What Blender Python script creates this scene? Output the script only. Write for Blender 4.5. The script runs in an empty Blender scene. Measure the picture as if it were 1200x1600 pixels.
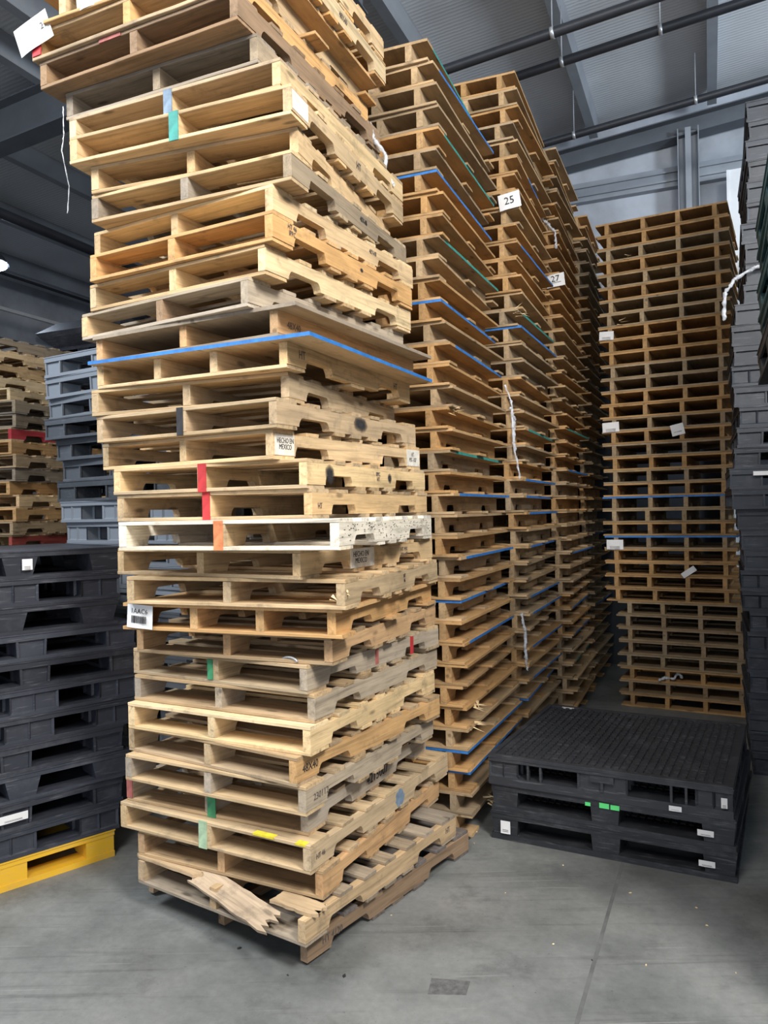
import bpy, bmesh, math, random
from mathutils import Vector, Matrix
random.seed(7)
C = bpy.context.scene.collection
PI = math.pi
R = math.radians

# ---------------------------------------------------------------- camera
cam_d = bpy.data.cameras.new('camera'); cam = bpy.data.objects.new('camera', cam_d); C.objects.link(cam)
cam_d.sensor_fit = 'HORIZONTAL'; cam_d.sensor_width = 36.0; cam_d.lens = 36.0
cam.matrix_world = Matrix.Translation((0, 0, 1.83)) @ Matrix.Rotation(PI/2, 4, 'X') @ Matrix.Rotation(-0.0195, 4, 'Z')
cam_d.clip_start = 0.05; cam_d.clip_end = 200
bpy.context.scene.camera = cam
vs = bpy.context.scene.view_settings
vs.view_transform = 'Standard'; vs.look = 'None'; vs.gamma = 1; vs.use_curve_mapping = False
vs.exposure = 0.0

# ---------------------------------------------------------------- world and large lights
w = bpy.data.worlds.new('world'); bpy.context.scene.world = w; w.use_nodes = True
w.node_tree.nodes['Background'].inputs[0].default_value = (0.36, 0.50, 0.85, 1)
w.node_tree.nodes['Background'].inputs[1].default_value = 0.7

TH = R(23.0)
def G(q, p, z=0.0):
    """building grid (q across, p along the aisle) to world"""
    return Vector((math.cos(TH)*q + math.sin(TH)*p, -math.sin(TH)*q + math.cos(TH)*p, z))

def area(name, loc, target, size, power, col, spread=180):
    d = bpy.data.lights.new(name, 'AREA'); d.shape = 'RECTANGLE'; d.size = size[0]; d.size_y = size[1]
    d.energy = power; d.spread = R(spread); d.color = col
    o = bpy.data.objects.new(name, d); C.objects.link(o); o.location = loc
    o.rotation_euler = (Vector(target) - Vector(loc)).to_track_quat('-Z', 'Y').to_euler()
    return o
area('daylight_from_dock_door', (-1.0, -6.0, 3.0), (0.2, 3.6, 2.4), (5.0, 3.6), 200, (0.95, 0.98, 1.0))
area('high_bay_glow_over_camera', (-1.5, -0.3, 5.4), (-0.6, 2.8, 0.6), (1.4, 1.4), 120, (1.0, 0.96, 0.90), 150)
area('high_bay_glow_right', (2.3, -0.4, 5.5), (0.3, 3.4, 1.2), (1.3, 1.3), 300, (1.0, 0.96, 0.90), 150)
area('high_bay_glow_left', (-4.2, 2.4, 5.1), (-1.6, 4.0, 0.6), (1.4, 1.4), 160, (0.88, 0.94, 1.0), 150)

def point_fill(name, loc, power, col, r=0.3):
    d = bpy.data.lights.new(name, 'POINT'); d.energy = power; d.color = col; d.shadow_soft_size = r
    o = bpy.data.objects.new(name, d); C.objects.link(o); o.location = loc
area('added_ceiling_fill_right', G(4.2, 4.6, 4.6), G(1.6, 8.6, 6.3), (0.8, 0.8), 175, (0.80, 0.90, 1.0), 150)  # added unseen light, aimed up to brighten ceiling and back wall
point_fill('added_ceiling_fill_aisle', G(0.9, 1.6, 5.1), 80, (0.85, 0.93, 1.0))  # added point fill that lifts the ceiling; no fixture hangs here

# ---------------------------------------------------------------- materials
def newmat(name):
    m = bpy.data.materials.new(name); m.use_nodes = True
    nt = m.node_tree; b = nt.nodes['Principled BSDF']
    return m, nt, b
def N(nt, typ, **kw):
    n = nt.nodes.new(typ)
    for k, v in kw.items():
        if k.startswith('i_'):
            key = k[2:]; key = int(key) if key.isdigit() else key.replace('_', ' ')
            n.inputs[key].default_value = v
        else: setattr(n, k, v)
    return n
def mixc(nt, a, b, fac, blend='MIX'):
    n = nt.nodes.new('ShaderNodeMix'); n.data_type = 'RGBA'; n.blend_type = blend
    for sock, v in ((n.inputs[0], fac), (n.inputs[6], a), (n.inputs[7], b)):
        if hasattr(v, 'is_linked'): nt.links.new(v, sock)
        else: sock.default_value = v
    return n.outputs[2]
def ramp(nt, fac, stops):
    n = nt.nodes.new('ShaderNodeValToRGB'); e = n.color_ramp.elements
    while len(e) < len(stops): e.new(0.5)
    for k, (p, c) in enumerate(stops):
        e[k].position = p; e[k].color = (c, c, c, 1) if not isinstance(c, tuple) else c
    nt.links.new(fac, n.inputs[0]); return n.outputs[0]

def wood_mat(name, grain=(1.3, 26, 26), strength=1.0, ply=False):
    m, nt, b = newmat(name); L = nt.links
    tc = N(nt, 'ShaderNodeTexCoord'); oi = N(nt, 'ShaderNodeObjectInfo')
    off = N(nt, 'ShaderNodeVectorMath', operation='SCALE'); off.inputs[0].default_value = (31.7, 17.3, 53.1); L.new(oi.outputs['Random'], off.inputs[3])
    add = N(nt, 'ShaderNodeVectorMath', operation='ADD'); L.new(tc.outputs['Object'], add.inputs[0]); L.new(off.outputs[0], add.inputs[1])
    def noise(scale_vec, sc, det, rough=0.55, dist=0.0):
        mp = N(nt, 'ShaderNodeMapping'); mp.inputs['Scale'].default_value = scale_vec; L.new(add.outputs[0], mp.inputs[0])
        n = N(nt, 'ShaderNodeTexNoise', i_Scale=sc, i_Detail=det, i_Roughness=rough, i_Distortion=dist); L.new(mp.outputs[0], n.inputs['Vector'])
        return n.outputs[0]
    g1 = ramp(nt, noise(grain, 1.6, 5, 0.6, 0.6), [(0.30, 0.55), (0.46, 0.94), (0.70, 1.15)])
    g2 = ramp(nt, noise((3, 60, 60), 2.5, 2), [(0.35, 0.82), (0.6, 1.04)])
    blot = ramp(nt, noise((1, 2.2, 2.2), 3.0, 4, 0.6), [(0.32, 0.70), (0.55, 1.0), (0.8, 1.08)])
    col = mixc(nt, oi.outputs['Color'], g1, 0.85*strength, 'MULTIPLY')
    col = mixc(nt, col, g2, 0.6*strength, 'MULTIPLY')
    col = mixc(nt, col, blot, 0.75, 'MULTIPLY')
    # knots
    mp = N(nt, 'ShaderNodeMapping'); mp.inputs['Scale'].default_value = (3.2, 9, 9); L.new(add.outputs[0], mp.inputs[0])
    vo = N(nt, 'ShaderNodeTexVoronoi', i_Scale=1.0, i_Randomness=1.0); L.new(mp.outputs[0], vo.inputs['Vector'])
    kn = ramp(nt, vo.outputs['Distance'], [(0.06, 0.38), (0.13, 1.0)])
    col = mixc(nt, col, kn, 0.85, 'MULTIPLY')
    # grime
    gr = ramp(nt, noise((1.5, 1.5, 1.5), 5.0, 6, 0.7), [(0.56, 0.0), (0.72, 1.0)])
    gm = N(nt, 'ShaderNodeMath', operation='MULTIPLY', i_1=0.5); L.new(gr, gm.inputs[0])
    col = mixc(nt, col, (0.10, 0.085, 0.07, 1), gm.outputs[0])
    L.new(col, b.inputs['Base Color']); b.inputs['Roughness'].default_value = 0.78
    b.inputs['Specular IOR Level'].default_value = 0.25
    bp = N(nt, 'ShaderNodeBump', i_Strength=0.35, i_Distance=0.003); L.new(g1, bp.inputs['Height']); L.new(bp.outputs[0], b.inputs['Normal'])
    return m
WOOD = wood_mat('sawn_softwood')
PLY = wood_mat('plywood_sheet', (1.0, 7, 7), 0.7)

def plastic_mat():
    m, nt, b = newmat('moulded_plastic'); L = nt.links
    tc = N(nt, 'ShaderNodeTexCoord'); oi = N(nt, 'ShaderNodeObjectInfo')
    off = N(nt, 'ShaderNodeVectorMath', operation='SCALE'); off.inputs[0].default_value = (11.7, 37.3, 23.1); L.new(oi.outputs['Random'], off.inputs[3])
    add = N(nt, 'ShaderNodeVectorMath', operation='ADD'); L.new(tc.outputs['Object'], add.inputs[0]); L.new(off.outputs[0], add.inputs[1])
    n = N(nt, 'ShaderNodeTexNoise', i_Scale=6.0, i_Detail=6.0, i_Roughness=0.7); L.new(add.outputs[0], n.inputs['Vector'])
    sc = ramp(nt, n.outputs[0], [(0.50, 0.0), (0.75, 1.0)])
    f = N(nt, 'ShaderNodeMath', operation='MULTIPLY', i_1=0.22); L.new(sc, f.inputs[0])
    col = mixc(nt, oi.outputs['Color'], (0.20, 0.21, 0.23, 1), f.outputs[0])
    mp = N(nt, 'ShaderNodeMapping'); mp.inputs['Scale'].default_value = (4, 30, 60); L.new(add.outputs[0], mp.inputs[0])
    n2 = N(nt, 'ShaderNodeTexNoise', i_Scale=2.0, i_Detail=3.0); L.new(mp.outputs[0], n2.inputs['Vector'])
    s2 = ramp(nt, n2.outputs[0], [(0.60, 0.0), (0.68, 1.0)])
    f2 = N(nt, 'ShaderNodeMath', operation='MULTIPLY', i_1=0.18); L.new(s2, f2.inputs[0])
    col = mixc(nt, col, (0.30, 0.31, 0.33, 1), f2.outputs[0])
    L.new(col, b.inputs['Base Color']); b.inputs['Roughness'].default_value = 0.47
    return m
PLASTIC = plastic_mat()

def flat_mat(name, col, rough=0.7, metal=0.0, var=0.15, scale=8.0, emit=0.0):
    m, nt, b = newmat(name); L = nt.links
    tc = N(nt, 'ShaderNodeTexCoord')
    n = N(nt, 'ShaderNodeTexNoise', i_Scale=scale, i_Detail=5.0, i_Roughness=0.6); L.new(tc.outputs['Object'], n.inputs['Vector'])
    v = ramp(nt, n.outputs[0], [(0.3, 1.0 - var), (0.7, 1.0 + var*0.5)])
    c = mixc(nt, (*col, 1), v, 1.0, 'MULTIPLY')
    L.new(c, b.inputs['Base Color']); b.inputs['Roughness'].default_value = rough; b.inputs['Metallic'].default_value = metal
    if emit:
        b.inputs['Emission Color'].default_value = (*col, 1); b.inputs['Emission Strength'].default_value = emit
    return m
M = {}
M['blue'] = flat_mat('blue_paint', (0.035, 0.20, 0.56), 0.6, var=0.35, scale=20)
M['teal'] = flat_mat('green_paint', (0.04, 0.30, 0.26), 0.6, var=0.35, scale=20)
M['green'] = flat_mat('grass_green_paint', (0.06, 0.30, 0.14), 0.7, var=0.35, scale=25)
M['palegreen'] = flat_mat('pale_green_paint', (0.40, 0.55, 0.36), 0.7, var=0.3, scale=25)
M['red'] = flat_mat('red_paint', (0.50, 0.035, 0.04), 0.7, var=0.3, scale=25)
M['orange'] = flat_mat('orange_paint', (0.75, 0.25, 0.10), 0.7, var=0.4, scale=30)
M['yellow'] = flat_mat('yellow_paint', (0.75, 0.60, 0.04), 0.7, var=0.3, scale=25)
M['palered'] = flat_mat('faded_red_paint', (0.42, 0.13, 0.11), 0.7, var=0.3, scale=25)
M['slate'] = flat_mat('slate_blue_paint', (0.20, 0.28, 0.38), 0.7, var=0.4, scale=25)
M['whitewash'] = flat_mat('white_paint', (0.78, 0.74, 0.66), 0.7, var=0.25, scale=25)
M['ink'] = flat_mat('black_stamp_ink', (0.03, 0.028, 0.03), 0.8, var=0.1)
M['softink'] = flat_mat('faded_stamp_ink', (0.12, 0.10, 0.09), 0.8, var=0.3, scale=60)
M['paper'] = flat_mat('label_paper', (0.80, 0.80, 0.80), 0.6, var=0.05)
M['tape'] = flat_mat('green_tape', (0.12, 0.75, 0.22), 0.5, var=0.1)
M['steel'] = flat_mat('painted_steel', (0.30, 0.33, 0.37), 0.5, 0.0, var=0.15, scale=3)
M['dsteel'] = flat_mat('dark_primed_steel', (0.105, 0.12, 0.14), 0.55, 0.0, var=0.2, scale=3)
M['lsteel'] = flat_mat('pale_painted_column', (0.80, 0.83, 0.86), 0.5, 0.0, var=0.12, scale=4)
M['pipe'] = flat_mat('black_iron_pipe', (0.022, 0.025, 0.032), 0.45, 0.0, var=0.2, scale=6)
M['galv'] = flat_mat('galvanised_steel', (0.5, 0.52, 0.54), 0.4, 0.6, var=0.2, scale=12)
M['gapshade'] = flat_mat('painted_gap_shade', (0.035, 0.04, 0.05), 0.7, var=0.3, scale=2)  # near-black colour stands in for shade behind the far stack
M['wall'] = flat_mat('vinyl_faced_wall_insulation', (0.46, 0.50, 0.56), 0.6, 0.0, var=0.35, scale=1.3)
M['char'] = flat_mat('charred_wood', (0.035, 0.035, 0.04), 0.9, var=0.4, scale=20)
M['joint'] = flat_mat('floor_joint_filler', (0.115, 0.12, 0.118), 0.8, var=0.3, scale=10)
M['rubber'] = flat_mat('tyre_rubber_mark', (0.12, 0.12, 0.12), 0.6, var=0.5, scale=40)
def soft_mat(name, col):
    m, nt, b = newmat(name); b.inputs['Base Color'].default_value = (*col, 1); b.inputs['Roughness'].default_value = 0.9
    tc = N(nt, 'ShaderNodeTexCoord'); mp = N(nt, 'ShaderNodeMapping'); mp.inputs['Location'].default_value = (-1, -1, -1); mp.inputs['Scale'].default_value = (2, 2, 2)
    nt.links.new(tc.outputs['Generated'], mp.inputs[0])
    sp = N(nt, 'ShaderNodeSeparateXYZ'); nt.links.new(mp.outputs[0], sp.inputs[0]); cb = N(nt, 'ShaderNodeCombineXYZ'); nt.links.new(sp.outputs[0], cb.inputs[0]); nt.links.new(sp.outputs[2], cb.inputs[1])
    ln = N(nt, 'ShaderNodeVectorMath', operation='LENGTH'); nt.links.new(cb.outputs[0], ln.inputs[0])
    n = N(nt, 'ShaderNodeTexNoise', i_Scale=18.0, i_Detail=5.0); nt.links.new(tc.outputs['Object'], n.inputs['Vector'])
    ma = N(nt, 'ShaderNodeMath', operation='MULTIPLY_ADD', i_1=0.7, i_2=-0.35); nt.links.new(n.outputs[0], ma.inputs[0])
    ad = N(nt, 'ShaderNodeMath', operation='ADD'); nt.links.new(ln.outputs['Value'], ad.inputs[0]); nt.links.new(ma.outputs[0], ad.inputs[1])
    a = ramp(nt, ad.outputs[0], [(0.15, 0.95), (0.85, 0.0)]); nt.links.new(a, b.inputs['Alpha'])
    return m
M['scorch'] = soft_mat('scorch_stain', (0.03, 0.03, 0.035))
M['lamp'] = flat_mat('lamp_diffuser', (0.72, 0.84, 1.0), 0.5, emit=30.0)
M['orangeplastic'] = flat_mat('orange_plastic', (0.75, 0.13, 0.07), 0.5, var=0.2)

def film_mat():
    m, nt, b = newmat('stretch_film'); b.inputs['Base Color'].default_value = (0.72, 0.75, 0.80, 1)
    tc = N(nt, 'ShaderNodeTexCoord'); n = N(nt, 'ShaderNodeTexNoise', i_Scale=25.0, i_Detail=3.0); nt.links.new(tc.outputs['Object'], n.inputs['Vector'])
    a = ramp(nt, n.outputs[0], [(0.35, 0.25), (0.62, 0.85)]); nt.links.new(a, b.inputs['Alpha'])
    b.inputs['Roughness'].default_value = 0.25
    return m
M['film'] = film_mat()

def floor_mat():
    m, nt, b = newmat('worn_concrete'); L = nt.links
    tc = N(nt, 'ShaderNodeTexCoord')
    def noise(sv, sc, det, r=0.6):
        mp = N(nt, 'ShaderNodeMapping'); mp.inputs['Scale'].default_value = sv; mp.inputs['Rotation'].default_value = (0, 0, 0.5); L.new(tc.outputs['Object'], mp.inputs[0])
        n = N(nt, 'ShaderNodeTexNoise', i_Scale=sc, i_Detail=det, i_Roughness=r); L.new(mp.outputs[0], n.inputs['Vector']); return n.outputs[0]
    a = ramp(nt, noise((1, 1, 1), 1.1, 8, 0.6), [(0.3, (0.125, 0.135, 0.13, 1)), (0.52, (0.20, 0.208, 0.203, 1)), (0.75, (0.25, 0.25, 0.245, 1))])
    c = mixc(nt, a, ramp(nt, noise((1, 1, 1), 28, 4, 0.7), [(0.3, 0.82), (0.7, 1.08)]), 0.8, 'MULTIPLY')
    c = mixc(nt, c, ramp(nt, noise((0.5, 9, 1), 3.0, 3), [(0.30, 0.70), (0.42, 1.0)]), 0.55, 'MULTIPLY')
    c = mixc(nt, c, ramp(nt, noise((1, 1, 1), 3.2, 6, 0.75), [(0.34, 0.62), (0.46, 1.0)]), 0.6, 'MULTIPLY')
    c = mixc(nt, c, ramp(nt, noise((1, 1, 1), 70, 2, 0.5), [(0.22, 0.35), (0.30, 1.0)]), 0.8, 'MULTIPLY')
    c = mixc(nt, c, ramp(nt, noise((0.35, 14, 1), 1.3, 6, 0.7), [(0.36, 0.55), (0.41, 1.0)]), 0.45, 'MULTIPLY')
    c = mixc(nt, c, ramp(nt, noise((1, 1, 1), 0.55, 5, 0.6), [(0.35, 0.66), (0.60, 1.1)]), 0.8, 'MULTIPLY')
    sc_ = ramp(nt, noise((0.8, 30, 1), 1.7, 2, 0.5), [(0.68, 0.0), (0.71, 1.0)]); sm = N(nt, 'ShaderNodeMath', operation='MULTIPLY', i_1=0.25); L.new(sc_, sm.inputs[0])
    c = mixc(nt, c, (0.36, 0.36, 0.35, 1), sm.outputs[0])
    L.new(c, b.inputs['Base Color'])
    rr = ramp(nt, noise((1, 1, 1), 2.5, 5), [(0.3, 0.42), (0.7, 0.68)]); L.new(rr, b.inputs['Roughness'])
    bp = N(nt, 'ShaderNodeBump', i_Strength=0.15, i_Distance=0.004); L.new(noise((1, 1, 1), 30, 5), bp.inputs['Height']); L.new(bp.outputs[0], b.inputs['Normal'])
    return m
M['floor'] = floor_mat()

def roof_mat():
    m, nt, b = newmat('quilted_roof_insulation'); L = nt.links
    tc = N(nt, 'ShaderNodeTexCoord'); mp = N(nt, 'ShaderNodeMapping'); mp.inputs['Rotation'].default_value = (0, 0, TH); L.new(tc.outputs['Object'], mp.inputs[0])
    wv = N(nt, 'ShaderNodeTexWave', bands_direction='Y', i_Scale=7.0, i_Distortion=1.2, i_Detail=2.0); wv.inputs['Detail Scale'].default_value = 1.5; L.new(mp.outputs[0], wv.inputs['Vector'])
    n = N(nt, 'ShaderNodeTexNoise', i_Scale=0.9, i_Detail=4.0); L.new(tc.outputs['Object'], n.inputs['Vector'])
    base = ramp(nt, n.outputs[0], [(0.3, (0.60, 0.63, 0.67, 1)), (0.7, (0.74, 0.77, 0.80, 1))])
    ln = ramp(nt, wv.outputs[0], [(0.0, 0.93), (0.70, 0.96), (0.93, 1.25)])
    nm = N(nt, 'ShaderNodeTexNoise', i_Scale=1.6, i_Detail=2.0); L.new(tc.outputs['Object'], nm.inputs['Vector'])
    f = ramp(nt, nm.outputs[0], [(0.42, 0.0), (0.58, 1.0)])
    c = mixc(nt, base, ln, f, 'MULTIPLY')
    L.new(c, b.inputs['Base Color']); b.inputs['Roughness'].default_value = 0.5
    bp = N(nt, 'ShaderNodeBump', i_Strength=0.15, i_Distance=0.01); L.new(wv.outputs[0], bp.inputs['Height']); L.new(bp.outputs[0], b.inputs['Normal'])
    return m
M['roof'] = roof_mat()

# ---------------------------------------------------------------- mesh helpers
def mesh_from(bm, name, mats):
    bmesh.ops.recalc_face_normals(bm, faces=bm.faces)
    me = bpy.data.meshes.new(name); bm.to_mesh(me); bm.free()
    for m in (mats if isinstance(mats, (list, tuple)) else [mats]): me.materials.append(m)
    return me
def put(name, me, parent=None, loc=(0, 0, 0), rot=(0, 0, 0), sc=(1, 1, 1), col=None):
    o = bpy.data.objects.new(name, me); C.objects.link(o)
    o.location = loc; o.rotation_euler = rot; o.scale = sc
    if parent: o.parent = parent
    if col: o.color = (*col, 1)
    return o
def bx(bm, x0, x1, y0, y1, z0, z1, mi=0):
    v = [bm.verts.new(p) for p in ((x0,y0,z0),(x1,y0,z0),(x1,y1,z0),(x0,y1,z0),(x0,y0,z1),(x1,y0,z1),(x1,y1,z1),(x0,y1,z1))]
    fs = []
    for q in ((3,2,1,0),(4,5,6,7),(0,1,5,4),(1,2,6,5),(2,3,7,6),(3,0,4,7)):
        f = bm.faces.new([v[k] for k in q]); f.material_index = mi; fs.append(f)
    return fs
def prism(bm, pts, z0, z1, axis='z'):
    """closed outline extruded; axis 'y' takes (x,z) outline extruded along y"""
    def P(a, b, t): return (a, b, t) if axis == 'z' else (a, t, b)
    lo = [bm.verts.new(P(a, b, z0)) for a, b in pts]; hi = [bm.verts.new(P(a, b, z1)) for a, b in pts]
    bm.faces.new(lo[::-1]); bm.faces.new(hi)
    n = len(pts)
    for k in range(n): bm.faces.new((lo[k], lo[(k+1) % n], hi[(k+1) % n], hi[k]))
def tube(pts, r, name, mat, seg=8, rr=None):
    bm = bmesh.new(); prev = None; n = len(pts); pts = [Vector(p) for p in pts]
    rings = []
    for k, p in enumerate(pts):
        t = (pts[min(k+1, n-1)] - pts[max(k-1, 0)]).normalized()
        a = t.orthogonal().normalized() if prev is None else (prev - t*prev.dot(t)).normalized()
        prev = a; b2 = t.cross(a); rad = r if rr is None else rr[k]
        rings.append([bm.verts.new(p + (a*math.cos(2*PI*j/seg) + b2*math.sin(2*PI*j/seg))*rad) for j in range(seg)])
    for k in range(n-1):
        for j in range(seg):
            f = bm.faces.new((rings[k][j], rings[k][(j+1) % seg], rings[k+1][(j+1) % seg], rings[k+1][j])); f.smooth = True
    bm.faces.new(rings[0][::-1]); bm.faces.new(rings[-1])
    return mesh_from(bm, name, mat)
def thing(name, label, cat, loc, rotz, group=None):
    o = bpy.data.objects.new(name, None); C.objects.link(o); o.location = loc; o.rotation_euler = (0, 0, rotz)
    o.empty_display_size = 0.1
    tag(o, label, cat, group); return o
def tag(o, label, cat, group=None):
    o['label'] = label; o['category'] = cat
    if group: o['group'] = group
    return o
def structure(o, label=None):
    o['kind'] = 'structure'
    if label: o['label'] = label
    return o

# board: along local X (centred), slightly warped, chamfered
def board_mesh(L, W, T, seed, mat=None, seg=8, rough=0.0015, side=None):
    rnd = random.Random(seed); bm = bmesh.new(); c = min(0.002, T*0.2)
    bow = rnd.uniform(-0.0012, 0.0012); ph = rnd.uniform(0, 6)
    rings = []
    for k in range(seg+1):
        x = -L/2 + L*k/seg; t = k/seg
        w0 = W/2 + rnd.uniform(-rough, rough) if 0 < k < seg else W/2
        w1 = W/2 + rnd.uniform(-rough, rough)
        zz = bow*math.sin(PI*t)
        ex = rnd.uniform(-0.004, 0.004)*(-1 if k == seg else 1) if k in (0, seg) else 0
        ring = []
        for (y, z) in ((-w0+c, 0), (w1-c, 0), (w1, c), (w1, T-c), (w1-c, T), (-w0+c, T), (-w0, T-c), (-w0, c)):
            ring.append(bm.verts.new((x+ex*(1 if z > T/2 else 0.5), y, z+zz)))
        rings.append(ring)
    for k in range(seg):
        for j in range(8):
            f = bm.faces.new((rings[k][j], rings[k+1][j], rings[k+1][(j+1) % 8], rings[k][(j+1) % 8]))
    bm.faces.new(rings[0]); bm.faces.new(rings[-1][::-1])
    return mesh_from(bm, 'board', mat or WOOD)
def stringer_mesh(L, T, H, seed, round_=True):
    """plank on edge with two fork notches cut in its lower side; built in columns along X"""
    rnd = random.Random(seed); s = L/1.22
    cols = [(-L/2, 0, H), (-L/2+0.004, 0, H)]
    for (a, b) in ((-0.46, -0.23), (0.23, 0.46)):
        a = a*s + rnd.uniform(-0.01, 0.01); b = b*s + rnd.uniform(-0.01, 0.01); d = 0.040 + rnd.uniform(-0.003, 0.004)
        rr = 0.024 if round_ else 0.012
        cols += [((cols[-1][0]+a)/2, 0, H), (a, 0, H)]
        for t in (0.02, 0.15, 0.35, 0.65, 1.0):
            cols.append((a + 0.001 + rr*t, d*(1-(1-t)**2*0.75) if round_ else (d*0.35 + d*0.65*t), H))
        cols.append(((a+b)/2, d, H))
        for t in (1.0, 0.65, 0.35, 0.15, 0.02):
            cols.append((b - 0.001 - rr*t, d*(1-(1-t)**2*0.75) if round_ else (d*0.35 + d*0.65*t), H))
        cols.append((b, 0, H))
        if b < 0: cols.append((0, 0, H))
    cols += [(L/2-0.06, 0, H), (L/2-0.004, 0, H), (L/2, 0, H)]
    cols = [(x, z0 if z0 else rnd.uniform(0, 0.0006), z1 - rnd.uniform(0, 0.001)) for x, z0, z1 in cols]
    bm = bmesh.new(); V = []
    for x, z0, z1 in cols:
        V.append([bm.verts.new(p) for p in ((x, -T/2, z0), (x, T/2, z0), (x, T/2, z1), (x, -T/2, z1))])
    for A, B in zip(V, V[1:]):
        for k in range(4): bm.faces.new((A[k], B[k], B[(k+1) % 4], A[(k+1) % 4]))
    bm.faces.new(V[0]); bm.faces.new(V[-1][::-1])
    return mesh_from(bm, 'stringer', WOOD)
BT = 0.0155; SH = 0.089; PH = BT*2 + SH       # pallet height 0.12
LEAD = [board_mesh(1.016, 0.138, BT, 100+k) for k in range(8)]
SLAT = [board_mesh(1.016, 0.088, BT, 200+k) for k in range(10)]
STR = [stringer_mesh(1.22, 0.038, SH, 300+k, k % 3 != 2) for k in range(8)]

# splintered lead boards for the lowest pallet
def jag_board(x0, x1, W, seed, jl, jr):
    rnd = random.Random(seed); n = 9; pts = []
    for k in range(n+1):
        y = -W/2 + W*k/n; pts.append((x1 + (rnd.uniform(-jr, jr)), y))
    top = [(x1 - (x1-x0)*k/10, W/2 + rnd.uniform(-0.004, 0.002)) for k in range(1, 10)]
    left = [(x0 + rnd.uniform(-jl, jl), W/2 - W*k/n) for k in range(n+1)]
    bot = [(x0 + (x1-x0)*k/10, -W/2 + rnd.uniform(-0.002, 0.006)) for k in range(1, 10)]
    bm = bmesh.new(); prism(bm, pts + top + left + bot, 0, BT*0.9)
    bmesh.ops.triangulate(bm, faces=[f for f in bm.faces if len(f.verts) > 4])
    return mesh_from(bm, 'split_board', WOOD)

COL = dict(ply=(0.62, 0.43, 0.24), pine=(0.71, 0.50, 0.275), fresh=(0.79, 0.59, 0.335), honey=(0.67, 0.405, 0.18), tan=(0.52, 0.375, 0.225), grey=(0.36, 0.295, 0.22),
           brown=(0.34, 0.225, 0.135), dark=(0.20, 0.17, 0.15), red=(0.60, 0.38, 0.20), white=(0.88, 0.80, 0.66), silver=(0.46, 0.38, 0.285), mix=(0.57, 0.42, 0.25))
def jit(c, rnd, a=0.14, h=0.04):
    k = 1 + rnd.uniform(-a, a*0.7); t = rnd.uniform(-h, h)
    return (max(0.01, c[0]*k*(1+t)), max(0.01, c[1]*k), max(0.01, c[2]*k*(1-t*2)))

NAMEY = 'wooden_pallet'
def text_mesh(s, size, mat, align='CENTER', squash=1.0):
    cu = bpy.data.curves.new('lettering', 'FONT'); cu.body = s; cu.size = size; cu.align_x = align; cu.align_y = 'CENTER'
    cu.extrude = 0.0004; cu.resolution_u = 2; cu.space_line = 0.85
    o = bpy.data.objects.new('lettering_source', cu); C.objects.link(o)
    bpy.context.view_layer.update()
    me = bpy.data.meshes.new_from_object(o.evaluated_get(bpy.context.evaluated_depsgraph_get()))
    bpy.data.objects.remove(o); bpy.data.curves.remove(cu)
    me.materials.clear(); me.materials.append(mat)
    if squash != 1.0:
        for v in me.vertices: v.co.x *= squash
    return me

def wood_pallet(x, y, a_deg, z, col, label, group, W=1.016, L=1.22, seed=0, kind='std', nstr=3, ends=None, skip=(), deckcol=None, strcol=None, edge=None, over=0.0, back=False, tone=1.0):
    """x, y: world position of the near-right corner; a_deg: heading of the stringers from world +Y. local X along stringers, local Y to the left."""
    rnd = random.Random(seed*131+5)
    v = Vector((math.sin(R(a_deg)), math.cos(R(a_deg)))); u = Vector((-math.cos(R(a_deg)), math.sin(R(a_deg))))
    c = Vector((x, y)) + v*L/2 + u*W/2
    t = thing(NAMEY, label, 'pallet', (c.x, c.y, z), R(90-a_deg), group)
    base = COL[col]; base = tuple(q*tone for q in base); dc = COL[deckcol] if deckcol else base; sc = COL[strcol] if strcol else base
    ys = W/1.016; xs = L/1.22
    # bottom boards
    spots = (-L/2+0.069, -0.15*xs, 0.0, 0.15*xs, L/2-0.069) if kind == 'std' else (-L/2+0.069, 0.0, L/2-0.069)
    for k, bxp in enumerate(spots):
        if ('b', k) in skip: continue
        lead = k in (0, len(spots)-1) or kind != 'std'
        m = rnd.choice(LEAD if lead else SLAT)
        put('bottom_board', m, t, (bxp + (0 if k == 0 else rnd.uniform(-0.008, 0.008)), over/2*0 , 0), (0, 0, PI/2), (ys, 1, 1), jit(dc, rnd, 0.2))
    # stringers
    for k in range(nstr):
        py = -W/2 + 0.019 + over + (W - 0.038 - 2*over)*k/(nstr-1)
        if nstr > 2 and 0 < k < nstr-1: py += rnd.uniform(-0.02, 0.02)
        s = put('stringer', rnd.choice(STR), t, (0, py, BT), (0, 0, 0), (xs*(1 if k else 1), 1, 1), jit(sc, rnd))
        if ends and ends[k % len(ends)]: s.color = (*COL[ends[k % len(ends)]], 1)
        if back is False and rnd.random() < 0.5: s.rotation_euler.z = PI
    if kind == 'std':
        n = 7; inner = 5; span = L - 0.276
        gap = (span - inner*0.088)/(inner+1)
        for k in range(n):
            if ('t', k) in skip: continue
            if k in (0, n-1): px, m = (-L/2+0.069 if k == 0 else L/2-0.069), rnd.choice(LEAD)
            else: px, m = -L/2 + 0.138 + gap*k + 0.088*(k-0.5) + rnd.uniform(-0.006, 0.006), rnd.choice(SLAT)
            put('deck_board', m, t, (px, rnd.uniform(-0.003, 0.003), BT+SH), (0, 0, PI/2), (ys, 1, 1), jit(dc, rnd, 0.2))
    else:
        put('plywood_deck', ply_deck(L, W, edge), t, (0, 0, BT+SH), (0, 0, 0), (1, 1, 1), jit(dc, rnd, 0.1))
    return t
_ply = {}
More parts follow.
